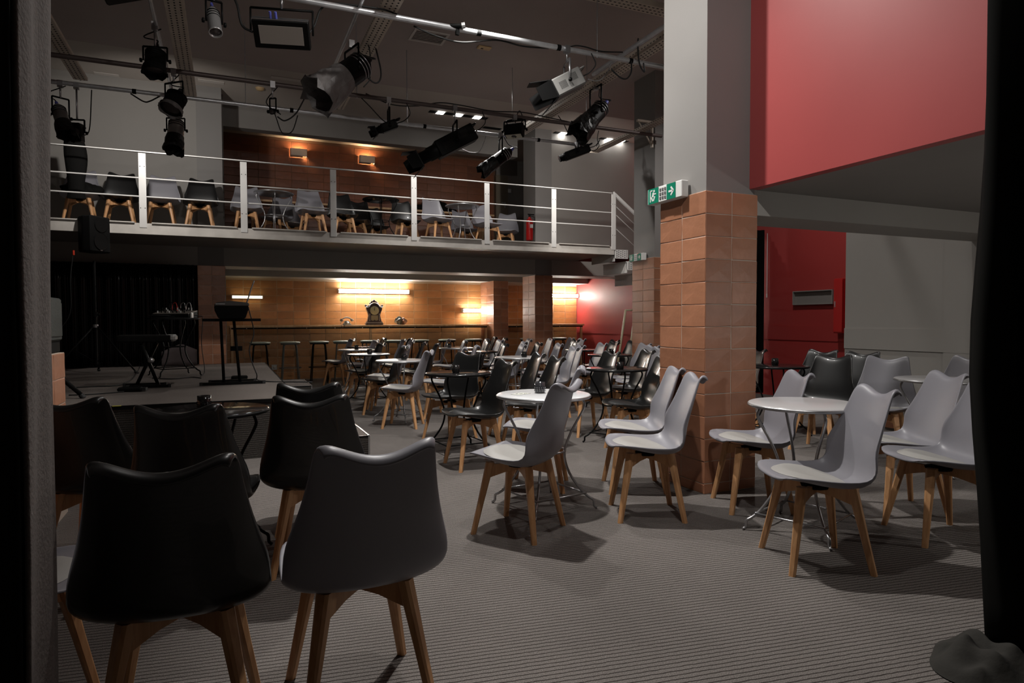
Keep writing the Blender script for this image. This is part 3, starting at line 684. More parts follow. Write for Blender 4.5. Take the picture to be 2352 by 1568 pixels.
m = MB(); p = onz(1196, 904, TZ+.001); m.box((0, 0, 0), (.12, .07, .001), Matrix.Rotation(.5, 3, 'Z')); o = m.build('paper_card', mat('cream_card', (.55, .56, .50), .7), None, 0, p); tag(o, 'pale printed card lying on the white table', 'card')
m = MB()
for i in range(7): m.box((-.03+.011*i, .008*math.sin(i*2), .0012), (.008, .006+.004*(i % 3), .0008), Matrix.Rotation(.5+i, 3, 'Z'))
m.build('print', mat('dark_print', (.05, .05, .03), .7), o)

# ------------------------------------------------------------------ bar counter, stools, items
def counter(a, b, label, posts, xl=None):
    t = thing('bar_counter', label, 'counter', ((a+b)/2, 13.7, 0)); c = (a+b)/2
    m = MB(); m.box((0, 0, 1.085), (b-a, .50, .04)); m.build('worktop', M_oak, t, .004)
    m = MB(); m.box((0, -.225, 1.05), (b-a-.06, .012, .028)); m.build('led_rail', M_blackmatt, t)
    for i in range(int((b-a)/.55)):
        m = MB(); m.lathe([(.008, -.004), (.010, 0), (.006, .005), (0, .006)], 8, (a-c+.3+i*.55, -.233, 1.05), (0, -1, 0)); m.build('screw_cap', M_silver, t)
    for x in posts:
        m = MB(); m.box((x-c, -.20, .5325), (.045, .045, 1.065)); m.build('post', M_oak, t)
    return t
CA = onv(527, 747, 13.45).x; CB = p3a.x-.02
counter(CA, CB, 'long wooden bar counter under the tube light', (CA+.04, onv(851, 760, 13.5).x, CB-.05))
CC = p3b.x+.02; CD = 7.75
counter(CC, CD, 'short wooden bar counter in the far right corner', (CC+.03, CD-.06))
def make_stool(pad, metal, label):
    t = thing('bar_stool', label, 'stool')
    m = MB(); m.lathe([(0, .765), (.155, .765), (.185, .772), (.190, .785), (.180, .797), (.14, .803), (0, .804)], 28); m.build('seat', pad, t)
    m = MB(); m.lathe([(.165, .745), (.172, .745), (.172, .766), (.165, .766)], 24); m.build('seat_ring', metal, t)
    for k in range(4):
        a = PI/4+k*PI/2; m = MB(); m.tube(bez([(r*_c(a), r*_s(a), z) for r, z in ((.06, .752), (.125, .75), (.155, .72), (.168, .62), (.195, .33), (.225, .012))], 4), .011, 6)
        l = m.build('leg', metal, t); m = MB(); m.cyl((.225*_c(a), .225*_s(a), 0), (.224*_c(a), .224*_s(a), .025), .015, n=8); m.build('rubber_foot', M_rubber, l)
    m = MB(); m.tube([(.198*_c(i*PI/12), .198*_s(i*PI/12), .30) for i in range(24)], .008, 6, True); m.build('footrest', metal, t)
    return t
SG = make_stool(M_stoolpad, M_stoolmetal, 'x'); SD = make_stool(M_stoolpad, M_blackmetal, 'x')
names = ['black-legged bar stool left of all the other stools, behind the stage edge', 'grey-legged bar stool with pale seat right of the stage edge', 'black-legged bar stool second from the stage edge', 'grey-legged bar stool fourth along the counter', 'grey-legged bar stool below the telephone side of the clock',
 'grey-legged bar stool sixth along the counter', 'black-legged bar stool below the dark mineral lump', 'black-legged bar stool right of the mineral lump', 'black-legged bar stool below the small square glare lamp', 'black-legged bar stool at the short counter, beside the bright pillar side', 'black-legged bar stool at the short counter, right of the orange pillar']
sx = [(597, 785, 'D'), (666, 784, 'G'), (733, 784, 'D'), (787, 783, 'G'), (849, 783, 'G'), (903, 782, 'G'), (965, 781, 'D'), (1027, 780, 'D'), (1088, 779, 'D'), (1213, 776, 'D'), (1283, 775, 'D')]
used = {'G': 0, 'D': 0}
for (px, py, k), nm in zip(sx, names):
    q = onv(px, py, 13.08); src = SG if k == 'G' else SD
    if not used[k]: used[k] = 1; src.location = (q.x, 13.08, 0); src['label'] = nm; src['group'] = 'stools along the bar counter'
    else: dup(src, (q.x, 13.08, 0), rnd.uniform(-.4, .4), nm, 'stools along the bar counter')
# clock
q = onv(860, 745, 13.65); t = thing('mantel_clock', 'carved antique mantel clock with round yellow dial on the bar counter', 'clock', (q.x, 13.68, 1.105))
m = MB(); m.box((0, 0, .02), (.36, .13, .04)); m.box((0, 0, .055), (.33, .12, .03)); m.build('base', M_clockwood, t, .006)
m = MB(); pr = [(-.15, .07), (.15, .07), (.135, .13), (.12, .20), (.14, .27), (.165, .33), (.155, .38), (.10, .42), (.04, .46), (-.04, .46), (-.10, .42), (-.155, .38), (-.165, .33), (-.14, .27), (-.12, .20), (-.135, .13)]
m.prism([(x, 0, z) for x, z in pr], (0, -.05, 0), (0, .05, 0)); m.build('case', M_clockwood, t, .004)
m = MB(); m.tube(bez([(-.18, -.055, .37), (-.12, -.055, .37), (-.07, -.055, .43), (0, -.055, .455), (.07, -.055, .43), (.12, -.055, .37), (.18, -.055, .37)], 5), .011, 6); m.box((0, -.062, .045), (.36, .01, .012)); m.build('scroll_trim', M_clocksilver, t)
m = MB()
for a, b_, s_ in ((-.17, .40, .026), (.17, .40, .026), (0, .50, .034), (-.045, .475, .026), (.045, .475, .026), (-.08, .45, .02), (.08, .45, .02)): m.lathe([(0, -s_), (s_*.7, -s_*.7), (s_, 0), (s_*.7, s_*.7), (0, s_)], 8, (a, 0, b_))
m.build('carved_crest', M_clockwood, t)
m = MB(); m.lathe([(0, .0), (.088, 0), (.092, .006), (0, .008)], 28, (0, -.052, .30), (0, -1, 0)); dl = m.build('dial', M_dial, t)
m = MB(); m.box((0, -.063, .335), (.005, .002, .07)); m.box((-.008, -.063, .318), (.005, .002, .04), Matrix.Rotation(-.35, 3, 'Y')); m.build('hands', M_blackmetal, dl)
m = MB(); m.prism([(x, 0, z) for x, z in ((-.075, .10), (-.03, .085), (0, .11), (.03, .085), (.075, .10), (.07, .2), (-.07, .2))], (0, -.056, 0), (0, -.051, 0)); m.build('lower_window', mat('gilt_glass', (.30, .25, .14), .3), t)
for s in (-1, 1):
    m = MB(); m.lathe([(.008, 0), (.012, .01), (.007, .02), (.007, .13), (.012, .14), (.008, .15)], 10, (s*.1, -.062, .085)); m.build('column', M_clocksilver, t)
# telephone
q = onv(797, 745, 13.65); t = thing('telephone', 'old grey bakelite telephone on the bar counter', 'telephone', (q.x, 13.66, 1.105))
m = MB(); m.lathe([(.0, 0), (.095, 0), (.09, .02), (.06, .05), (.05, .085), (0, .09)], 20, sy=.8); m.build('body', M_phone, t)
m = MB(); m.lathe([(.030, 0), (.034, .006), (.01, .008), (0, .009)], 16, (0, -.055, .045), (0, -.8, .5)); m.build('rotary_dial', M_silver, t)
m = MB(); m.tube(bez([(-.10, 0, .11), (-.05, 0, .145), (0, 0, .155), (.05, 0, .145), (.10, 0, .11)], 5), .014, 8); m.lathe([(.02, 0), (.034, .02), (.034, .04), (.02, .05)], 14, (-.105, 0, .125), (0, 0, -1)); m.lathe([(.02, 0), (.034, .02), (.034, .04), (.02, .05)], 14, (.105, 0, .125), (0, 0, -1)); m.build('handset', M_phone, t)
m = MB(); m.tube(bez([(-.10, -.0, .09), (-.14, -.1, .04), (-.145, -.22, .01), (-.14, -.24, -.03), (-.12, -.245, -.055), (-.09, -.24, -.02), (-.08, -.2, .008)], 6), .005, 6); m.build('cord', M_rubber, t)
# mineral
q = onv(922, 745, 13.65); t = thing('mineral_lump', 'dark and brown mineral lump on the bar counter', 'mineral', (q.x, 13.68, 1.105))
for nm, mt, c, sc_, sd in (('dark_half', M_rock, (-.045, 0, .085), (.085, .075, .09), 1), ('brown_half', M_rockb, (.05, 0, .07), (.075, .07, .078), 2)):
    bm = bmesh.new(); bmesh.ops.create_icosphere(bm, subdivisions=3, radius=1); r2 = random.Random(sd)
    for v in bm.verts:
        k = 1+.12*math.sin(v.co.x*5+sd)+.1*math.sin(v.co.y*7+v.co.z*4+sd)+r2.uniform(-.04, .04); v.co = Vector((v.co.x*sc_[0]*k+c[0], v.co.y*sc_[1]*k+c[1], max(.001, v.co.z*sc_[2]*k+c[2])))
    me = bpy.data.meshes.new(nm); bm.to_mesh(me); bm.free(); me.materials.append(mt); o = bpy.data.objects.new(nm, me); COL.objects.link(o); o.parent = t
# tube lights
def tube_light(x0, x1, y, mt, label, v=13.985, h=.05, pw=0, pc=(.95, .98, 1)):
    a = onv(x0, y, v-.07); b = onv(x1, y, v-.07); c = (a+b)/2; L = (b-a).length; t = thing('tube_light', label, 'lamp', c)
    m = MB(); m.box((0, .045, 0), (L, .04, h)); m.build('housing', M_white, t, .004)
    m = MB(); m.cyl((-L/2+.02, 0, 0), (L/2-.02, 0, 0), h*.42, n=14); m.build('tube', mt, t)
    for s in (-1, 1):
        m = MB(); m.cyl((s*(L/2-.02), 0, 0), (s*L/2, 0, 0), h*.5, n=14); m.build('end_cap', M_white, t)
    return t
tube_light(776, 940, 669, M_tube, 'long fluorescent tube light above the clock', h=.09)
tube_light(531, 605, 682, M_tubew, 'small warm tube light behind the keyboard', h=.06)
tube_light(1062, 1118, 713, M_tube, 'short glaring tube light near the tiled pier', h=.08)
tube_light(1266, 1328, 679, M_tube, 'tube light in the far right corner by the red wall', h=.09)
# sconces
for px, py, lb_ in ((686, 351, 'left plaster wall sconce above the balcony'), (843, 367, 'right plaster wall sconce above the balcony')):
    q = onv(px, py, 13.9); t = thing('wall_sconce', lb_, 'lamp', (q.x, 13.97, q.z), 0, 'wall sconces above the balcony')
    m = MB(); w, h_, d_ = .16, .15, .13
    m.bb((-w, -d_, -h_/2), (w, -d_+.012, h_/2)); m.bb((-w, -d_, -h_/2), (-w+.012, 0, h_/2)); m.bb((w-.012, -d_, -h_/2), (w, 0, h_/2)); m.bb((-w, -d_, -h_/2), (w-.08, 0, -h_/2+.012)); m.build('shade', M_plaster, t, .003)
    m = MB(); m.cyl((-.07, -.06, .03), (.07, -.06, .03), .012, n=10); m.build('bulb', M_sconce, t)
# shelf and black cloth at the back of the balcony
m = MB(); m.box((0, 0, 0), (5.2, .42, .04)); o = m.build('balcony_shelf', M_oak, None, .004, (2.9, 13.74, BZ+1.02)); tag(o, 'wooden wall counter at the back of the balcony', 'shelf')
for x in (-2.4, 0, 2.4):
    m = MB(); m.box((x, .1, -.5), (.05, .2, 1.0)); m.build('support', M_oak, o)
def cloth_pile(name, c, rx, ry, h, label, seed, mt=None):
    bm = bmesh.new(); bmesh.ops.create_icosphere(bm, subdivisions=4, radius=1); r2 = random.Random(seed); ph = [r2.uniform(0, 6) for _ in range(4)]
    for v in bm.verts:
        x, y, z = v.co; k = 1+.16*math.sin(x*6+ph[0])*math.cos(y*5+ph[1])+.09*math.sin(11*x+7*z+ph[2])+.05*math.sin(17*y+9*x+ph[3]); v.co = Vector((x*rx*k, y*ry*k, max(0, z*h*k)))
    me = bpy.data.meshes.new(name); bm.to_mesh(me); bm.free(); me.materials.append(mt or M_cloth)
    for p in me.polygons: p.use_smooth = True
    o = bpy.data.objects.new(name, me); COL.objects.link(o); o.location = c; return tag(o, label, 'cloth')
q = onv(1000, 458, 13.7); cloth_pile('black_bag', (q.x, 13.72, BZ+1.041), .40, .17, .25, 'black soft heap lying on the wooden wall counter of the balcony', 4)

# ------------------------------------------------------------------ balcony rail
t = thing('balcony_rail', 'white steel balcony railing with flat posts and thin rails', 'railing', (0, 10, BZ))
zR, zM, zL = .945, .60, .355
def rail(z, r, a=-3.4, b=6.31): 
    m = MB(); m.cyl((a, 0, z), (b, 0, z), r, n=8); return m
m = MB(); m.box((1.455, 0, zR), (9.73, .045, .012)); m.build('top_rail', M_white, t)
rail(zM, .010).build('rail', M_white, t); rail(zL, .010).build('rail', M_white, t)
xs = [onv(328, 440, 10).x, onv(560, 450, 10).x, onv(765, 460, 10).x, onv(950, 470, 10).x, onv(1117.5, 480, 10).x, onv(1271, 495, 10).x, onv(1408, 505, 10).x]
xs = [xs[0]-1.42]+xs
for x in xs:
    m = MB(); m.box((x, -.02, (zR-.04)/2-.02), (.088, .014, zR+.04)); po = m.build('post', M_white, t, .002)
    for zz in (.75, .72*0+.20):
        for s in (-1, 1):
            m = MB(); m.lathe([(.006, 0), (.006, .002), (0, .003)], 8, (x+s*.026, -.027, zz), (0, -1, 0)); m.build('bolt', M_blackmetal, po)
m = MB(); m.bb((-5, 9.98, 2.355), (6.36, 10.03, 2.50)); fas = struct('trim_balcony_fascia', m, M_rust, 'white steel edge beam of the balcony')
for i in range(len(xs)-1):
    m = MB(); m.bb((xs[i]+.10, 9.955, 2.497), (xs[i+1]-.10, 10.0, 2.512)); m.build('kick_strip', M_rust, fas)
# stairs at the right end
t = thing('balcony_stairs', 'white perforated steel staircase going down from the balcony end', 'stairs', (6.36, 10.0, 0))
for i in range(3):
    x0 = .02+.26*i; z1 = 2.44-.2*i
    m = MB(); m.box((x0+.13, .40, z1), (.28, .80, .02)); tr = m.build('tread', M_white, t)
    m = MB(); m.box((x0+.005, .0, z1-.07), (.012, .0+.03, .14)); m.box((x0+.14, -.015, z1-.07), (.26, .012, .16)); m.build('side_plate', M_white, t)
    m = MB()
    for a in range(6):
        for b in range(4): m.box((x0+.035+.042*a, -.0215, z1-.125+.034*b+(a % 2)*.012), (.016, .001, .014))
    h_ = m.build('perforation', M_hole, tr); h_['kind'] = 'stuff'
    m = MB(); m.box((x0+.005, .40, z1-.1), (.012, .8, .2)); m.build('riser', M_white, t)
m = MB(); m.bb((.80, -.9, 1.82), (1.45, .3, 1.86)); m.build('landing', M_white, t)
m = MB(); m.bb((.82, -.02, 0), (.87, .03, 1.82)); m.build('support_post', M_white, t)
for i in range(9):
    m = MB(); m.bb((.82, -1.03-.105*i, 1.62-.2*i), (1.45, -.88-.105*i, 1.64-.2*i)); m.build('lower_tread', M_white, t)
m = MB(); m.prism([(.82, -.9, 1.80), (.82, -1.90, .0), (.82, -1.80, 0), (.82, -.9, 1.62)], (0, 0, 0), (.02, 0, 0)); m.build('stringer', M_white, t)
def dn(z): return [(-.05, 0, BZ+z), (0, 0, BZ+z), (.84, 0, BZ+z-.62)]
m = MB(); a_, b_ = dn(zR)[1:]; m.prism([Vector(a_)+Vector((0, 0, -.03)), Vector(b_)+Vector((0, 0, -.03)), Vector(b_)+Vector((0, 0, .03)), Vector(a_)+Vector((0, 0, .03))], (0, -.02, 0), (0, .02, 0)); m.build('handrail', M_white, t)
for z in (.75, zM, zL): m = MB(); m.tube(dn(z), .009, 6); m.build('rail', M_white, t)
# fire extinguisher
q = onv(1201, 525, 11.3); t = thing('fire_extinguisher', 'red fire extinguisher hanging at the balcony pillar', 'fire extinguisher', (5.36, 11.40, 2.72))
m = MB(); m.lathe([(.0, 0), (.062, 0), (.068, .02), (.068, .36), (.055, .40), (.025, .43), (.022, .45)], 20); m.build('cylinder', M_extred, t)
m = MB(); m.cyl((0, 0, .44), (0, 0, .49), .02, n=10); m.box((.03, 0, .50), (.13, .02, .02)); m.build('valve', M_blackmetal, t)
m = MB(); m.tube(bez([(0, -.02, .47), (.09, -.03, .44), (.085, -.03, .30), (.08, -.02, .2)], 5), .009, 6); m.build('hose', M_rubber, t)
m = MB(); m.box((.01, -.069, .27), (.06, .004, .07)); m.build('label_patch', M_signwhite, t)
m = MB(); m.box((.0, .075, .3), (.05, .02, .2)); m.build('bracket', M_blackmetal, t)

# ------------------------------------------------------------------ exit signs
def exit_sign(u, v0, z, label, s=1.):
    t = thing('exit_sign', label, 'sign', (u, v0, z)); L = .40*s; H = .115*s
    m = MB(); m.box((-.03*s, 0, 0), (.06*s, L, H)); m.build('housing', M_signwhite, t, .004)
    for a, nm in ((L*.5-.075*s, 'pictogram_panel'), (-L*.5+.115*s, 'arrow_panel')):
        m = MB(); m.box((-.0615*s, a, 0), (.003, .125*s if nm[0] == 'p' else .10*s, H*.96)); pn = m.build(nm, M_green, t); X = -.0635*s
        m = MB()
        if nm[0] == 'p':
            m.box((X, a-.012*s, .034*s), (.002, .016*s, .016*s)); m.box((X, a, .008*s), (.002, .020*s, .032*s), Matrix.Rotation(.3, 3, 'X'))
            m.box((X, a+.014*s, -.022*s), (.002, .012*s, .036*s), Matrix.Rotation(-.5, 3, 'X')); m.box((X, a-.012*s, -.022*s), (.002, .012*s, .036*s), Matrix.Rotation(.5, 3, 'X')); m.box((X, a-.022*s, .012*s), (.002, .026*s, .008*s))
            m.box((X, a+.034*s, 0), (.002, .010*s, .085*s)); m.box((X, a+.022*s, .04*s), (.002, .03*s, .008*s))
        else:
            m.box((X, a+.004*s, 0), (.002, .045*s, .014*s)); m.box((X, a-.014*s, .014*s), (.002, .042*s, .013*s), Matrix.Rotation(.8, 3, 'X')); m.box((X, a-.014*s, -.014*s), (.002, .042*s, .013*s), Matrix.Rotation(-.8, 3, 'X'))
        m.build('symbol', M_signwhite, pn)
    m = MB()
    for a in range(3):
        for b in range(3): m.box((-.0615*s, .045*s-.028*s*a-.005, .03*s-.03*s*b), (.003, .02*s, .02*s))
    m.build('led_window', M_steel, t)
    m = MB(); m.lathe([(.004, 0), (.004, .004), (0, .006)], 8, (-.03*s, .0, H/2)); m.build('indicator', M_led, t)
    return t
exit_sign(2.968, 3.905, 2.105, 'green exit sign with running man and arrow on the big pillar')
exit_sign(5.56, 8.05, 2.105, 'green exit sign with arrow on the second pillar', .9)

# leaning pale frame at the red wall
t = thing('leaning_frame', 'pale gilded wooden frame leaning at the red wall', 'frame', (7.1, 10.6, 0))
a = onv(1424, 800, 10.6); b = onv(1437, 712, 10.6); e = onv(1460, 712, 10.6)
m = MB(); d = (b-a).normalized(); foot = a-d*(a.z/d.z); m.tube([foot, b], .02, 4); m.tube([b, e], .02, 4); m.off = Vector((0, 0, 0))
m2 = MB((7.1, 10.6, 0)); m2.tube([foot, b], .022, 4); m2.build('side_bar', M_frame, t)
m2 = MB((7.1, 10.6, 0)); m2.tube([b, e], .022, 4); m2.build('top_bar', M_frame, t)
m2 = MB((7.1, 10.6, 0)); m2.tube([e, e+(foot-b)+Vector((.0, 0, 0))], .022, 4); m2.build('side_bar', M_frame, t)
# red hose cabinet on the wall corner
q = onu(1933, 690, 7.84); m = MB(); m.bb((7.70, 6.36, 1.0), (7.85, 6.50, 1.75)); o = m.build('hose_cabinet', M_extred, None, .006); tag(o, 'red fire hose cabinet on the red wall beside the grey block', 'cabinet')
m = MB(); m.bb((7.69, 6.355, 1.02), (7.70, 6.49, 1.73)); m.build('cabinet_door', M_extred, o)
m = MB(); m.bb((7.683, 6.46, 1.36), (7.69, 6.475, 1.44)); m.build('latch', M_silver, o)
# socket by the stage
m = MB(); q = onv(630, 843, 13.98); m.box((q.x, 13.97, q.z), (.1, .02, .1)); m.lathe([(.03, 0), (.03, .006), (0, .008)], 12, (q.x, 13.96, q.z), (0, -1, 0)); tag(m.build('wall_socket', M_signwhite, None), 'pale wall socket beside the stage edge', 'socket')

# ------------------------------------------------------------------ stage equipment
SZ = .514
def tripod_speaker():
    q = onz(222, 858, SZ); t = thing('speaker_stand', 'black tripod speaker stand at the back left of the stage', 'stand', q)
    H = 1.36; m = MB(); m.cyl((0, 0, .12), (0, 0, .78), .020, n=10); m.build('lower_pole', M_blackmetal, t); m = MB(); m.cyl((0, 0, .75), (0, 0, H+.1), .015, n=10); m.build('upper_pole', M_blackmetal, t)
    m = MB(); m.cyl((0, 0, .74), (0, 0, .80), .028, n=10); m.lathe([(0, 0), (.015, .004), (.015, .02), (0, .024)], 8, (.03, 0, .77), (1, 0, 0)); m.build('clamp_collar', M_blackmatt, t)
    m = MB(); m.cyl((0, 0, .60), (0, 0, .64), .032, n=10); m.build('leg_hub', M_steel, t)
    for k, a in enumerate((R(-24), R(96), R(205))):
        m = MB(); m.tube([(.02*_c(a), .02*_s(a), .62), (.52*_c(a), .52*_s(a), .015)], .011, 6); l = m.build('leg', M_blackmetal, t)
        m = MB(); m.cyl((.50*_c(a), .50*_s(a), .03), (.54*_c(a), .54*_s(a), .0), .018, n=8); m.build('rubber_foot', M_rubber, l)
        m = MB(); m.tube([(.02*_c(a), .02*_s(a), .16), (.26*_c(a), .26*_s(a), .33)], .006, 5); m.build('brace', M_blackmetal, t)
    d = math.hypot(q.x, q.y); zt = onv(220, 580, q.y).z; zb = onv(220, 498, q.y).z
    s = thing('loudspeaker', 'black loudspeaker on the tripod stand at the back left of the stage', 'speaker', (q.x, q.y, zt), R(52))
    hh = zb-zt; m = MB(); m.prism([(-.15, -.12, 0), (.15, -.12, 0), (.165, .0, 0), (.10, .14, 0), (-.10, .14, 0), (-.165, 0, 0)], (0, 0, 0), (0, 0, hh)); m.build('cabinet', M_blackmatt, s, .015)
    m = MB(); m.lathe([(.0, -.03), (.05, -.02), (.095, .004), (.10, .010), (.11, .008)], 20, (0, -.122, hh*.30), (0, -1, 0)); m.build('woofer', M_blackmetal, s)
    m = MB(); m.lathe([(.0, -.04), (.03, -.03), (.085, .006), (.095, .008)], 16, (0, -.122, hh*.76), (0, -1, 0)); m.build('horn', M_blackmetal, s)
    m = MB(); m.box((0, -.124, .035), (.03, .004, .03)); m.build('badge', M_steel, s)
    return q, zt
q, zt = tripod_speaker()
m = MB(); c0 = Vector((q.x-.22, q.y, zt+.02)); m.tube(bez([c0, c0+Vector((-.04, 0, -.35)), c0+Vector((-.05, -.02, -.8)), c0+Vector((-.2, -.05, -1.1)), Vector((q.x-.5, q.y-.1, .52))], 6), .006, 6); o = tag(m.build('speaker_cable', M_rubber), 'black cable hanging from the loudspeaker with a red plug', 'cable')
m = MB(); m.cyl(c0+Vector((0, 0, -.06)), c0+Vector((0, 0, 0)), .012, n=8); m.build('red_plug', mat('red_plug', (.7, .05, .02), .4), o)
# second tripod leg at far left, near
q2 = onz(150, 880, SZ); t = thing('microphone_stand', 'thick black stand leg reaching out from behind the half wall', 'stand', (onz(192, 915, SZ).x-.45, onz(192, 915, SZ).y+.12, SZ))
e = onz(190, 914, SZ)-t.location
for k, a in enumerate((0, 2.1, 4.2)):
    v = Matrix.Rotation(a, 3, 'Z') @ Vector((e.x, e.y, 0)); m = MB(); m.tube([(0, 0, .46), (v.x, v.y, .02)], .020, 8); l = m.build('leg', M_blackmetal, t)
    m = MB(); m.cyl((v.x*.97, v.y*.97, .03), (v.x*1.02, v.y*1.02, .0), .024, n=8); m.build('rubber_foot', M_rubber, l)
m = MB(); m.cyl((0, 0, .12), (0, 0, .8), .02, n=10); m.build('pole', M_blackmetal, t)
# keyboard bench
A = onz(290, 877, SZ); B_ = onz(385, 884, SZ); c = onz(330, 890, SZ)
t = thing('keyboard_bench', 'black padded keyboard bench with folding cross legs on the stage', 'bench', onz(337, 888, SZ), R(-2))
m = MB(); m.box((0, 0, .50), (.50, .28, .075)); m.build('seat_pad', M_cloth, t, .02, None, 2)
m = MB(); m.box((.235, 0, .505), (.10, .27, .07)); m.build('torn_cover', mat('worn_grey_cover', (.28, .28, .27), .6, bump=.8, bscale=20), t, .02)
for s in (-1, 1):
    m = MB(); m.tube([(-.10, s*.09, .02), (.09, s*.09, .45)] if s > 0 else [(.12, s*.09, .02), (-.03, s*.09, .45)], .022, 4); m.build('leg', M_blackmetal, t)
    m = MB(); x = -.10 if s > 0 else .12; m.box((x*.3, s*.09*1.3, .015), (.38, .035, .03)); m.build('foot_bar', M_blackmetal, t)
    m = MB(); m.box((x*.3+.19, s*.117, .016), (.025, .042, .034)); m.box((x*.3-.19, s*.117, .016), (.025, .042, .034)); m.build('end_cap', M_rubber, t)
m = MB(); m.lathe([(0, 0), (.03, .0), (.03, .02), (0, .024)], 12, (.06, -.12, .28), (0, -1, 0)); m.build('lock_knob', M_steel, t)
# keyboard stand and keyboard
kc = onz(535, 880, SZ); t = thing('keyboard_stand', 'black double-braced keyboard stand on the stage', 'stand', kc, R(0))
for y in (-.14, .14):
    m = MB(); m.box((.0, y, .015), (.62 if y < 0 else .46, .035, .03)); m.build('foot_bar', M_blackmetal, t)
    m = MB(); m.box((.31 if y < 0 else .23, y, .016), (.03, .042, .034)); m.box((-.31 if y < 0 else -.23, y, .016), (.03, .042, .034)); m.build('end_cap', M_rubber, t)
    for x0, x1 in ((-.09, -.11), (.07, .02)):
        m = MB(); m.tube([(x0, y, .02), (x1, y*.6, .68)], .020, 4); m.build('upright', M_blackmetal, t)
    m = MB(); m.box((.0, y*.6, .69), (.58, .035, .03)); m.build('arm', M_blackmetal, t)
m = MB(); m.box((.04, -.02, .38), (.12, .05, .05)); m.build('locking_bracket', M_blackmatt, t)
k = thing('keyboard', 'stage keyboard seen from its end on the black stand', 'keyboard', kc+Vector((0, 0, .706)), R(0))
m = MB(); m.prism([(-.13, 0, .0), (.13, 0, .0), (.16, 0, .09), (.165, 0, .13), (-.17, 0, .13), (-.165, 0, .08)], (0, -.30, 0), (0, .62, 0)); m.build('case', M_blackmatt, k, .008)
m = MB(); m.prism([(-.175, 0, .13), (.17, 0, .13), (.165, 0, .165), (-.02, 0, .185), (-.15, 0, .165)], (0, -.305, 0), (0, .62, 0)); m.build('dust_cover', mat('grey_keyboard_cover', (.075, .07, .066), .5), k, .008)
m = MB(); m.box((-.11, -.31, .15), (.09, .004, .012)); m.build('brand_strip', M_steel, k)
m = MB(); m.tube(bez([(.15, .1, .16), (.17, .1, .22), (.20, .1, .32), (.235, .1, .42)], 4), .008, 6); m.build('music_rest', M_steel, k)
m = MB(); m.tube(bez([kc+Vector((.17, .05, .83)), kc+Vector((.22, 0, .55)), kc+Vector((.17, -.02, .35)), kc+Vector((.24, -.02, .1)), kc+Vector((.30, .05, .01)), kc+Vector((.8, -.3, .006))], 8), .006, 6); tag(m.build('keyboard_cable', M_rubber), 'thin cable hanging from the keyboard down to the stage floor', 'cable')
q = onz(550, 869, SZ); m = MB(); m.prism([(-.09, -.06, 0), (.09, -.06, 0), (.08, .06, .0), (-.08, .06, 0)], (0, 0, 0), (0, 0, .035)); o = m.build('foot_pedal', M_blackmatt, None, .006, q); tag(o, 'black foot pedal under the keyboard stand', 'pedal')
m = MB(); m.box((-.12, 0, .02), (.07, .02, .015)); m.build('jack_plug', M_steel, o)
# mixer table
mc = onz(402, 862, SZ); t = table('K', mc.x, mc.y, SZ, 20, 'black round table on the stage carrying the mixer', GT); 
x = thing('audio_mixer', 'small audio mixer with plugged cables on the stage table', 'mixer', mc+Vector((.02, 0, .7225)), R(-18))
m = MB(); m.prism([(0, -.15, 0), (0, .15, 0), (0, .15, .085), (0, -.15, .045)], (-.21, 0, 0), (.21, 0, 0)); m.build('case', M_blackmatt, x, .004)
m = MB(); m.prism([(0, -.15, .046), (0, .15, .086), (0, .15, .092), (0, -.15, .052)], (-.21, 0, 0), (.21, 0, 0)); m.build('panel', mat('mixer_panel', (.16, .14, .12), .5), x)
for i in range(8):
    for j in range(3):
        m = MB(); m.cyl((-.18+.045*i, -.08+.07*j, .06+.02*j), (-.18+.045*i, -.08+.07*j, .085+.02*j), .008, n=8); m.build('knob', M_signwhite if (i+j) % 3 == 0 else M_blackmetal, x)
for i, (a, mt) in enumerate(((-.06, M_blackmetal), (-.02, mat('red_jack', (.7, .03, .02), .4)), (.08, M_steel), (.15, M_steel))):
    m = MB(); m.cyl((a, .1, .09), (a, .1, .14), .010, n=8); m.tube(bez([(a, .1, .14), (a-.02, .11, .19), (a-.06, .12, .17), (a-.07, .13, .10)], 5), .004, 5); m.build('cable_plug', mt, x)
m = MB(); m.box((.20, -.06, .03), (.05, .06, .06)); m.build('power_adapter', M_signwhite, x)
m = MB(); pts = []
for i in range(40):
    a = i*.5; rr = .20+.05*math.sin(i*.7); pts.append(mc+Vector((-.06+rr*_c(a)*.9, rr*_s(a)*.7, .732+.004*math.sin(i)+.0008*i)))
pts += [mc+Vector((.30, -.10, .74)), mc+Vector((.33, -.14, .70)), mc+Vector((.31, -.14, .4)), mc+Vector((.34, -.16, .1)), mc+Vector((.33, -.2, .02)), mc+Vector((.30, -.33, .008))]
m.tube(bez(pts, 3), .005, 5); tag(m.build('coiled_cable', M_rubber), 'black cable coiled on the mixer table and hanging to the floor', 'cable')
m = MB(); p = [onz(x_, y_, SZ+.006) for x_, y_ in ((158, 890), (220, 887), (265, 885), (300, 873), (315, 855), (322, 838))]; m.tube(bez(p, 6), .006, 5); tag(m.build('stage_cable', M_rubber), 'black cable curving across the stage towards the drape', 'cable')
m = MB(); p = [onz(x_, y_, SZ+.006) for x_, y_ in ((158, 907), (210, 905), (285, 899))]; m.tube(bez(p, 6), .006, 5); tag(m.build('power_cable', M_rubber), 'black cable running to the power brick on the stage', 'cable')
m = MB(); p = [onz(x_, y_, SZ+.006) for x_, y_ in ((350, 868), (395, 870), (440, 866), (462, 868))]; m.tube(bez(p, 6), .006, 5); tag(m.build('floor_cable', M_rubber), 'black cable on the stage floor under the mixer table', 'cable')
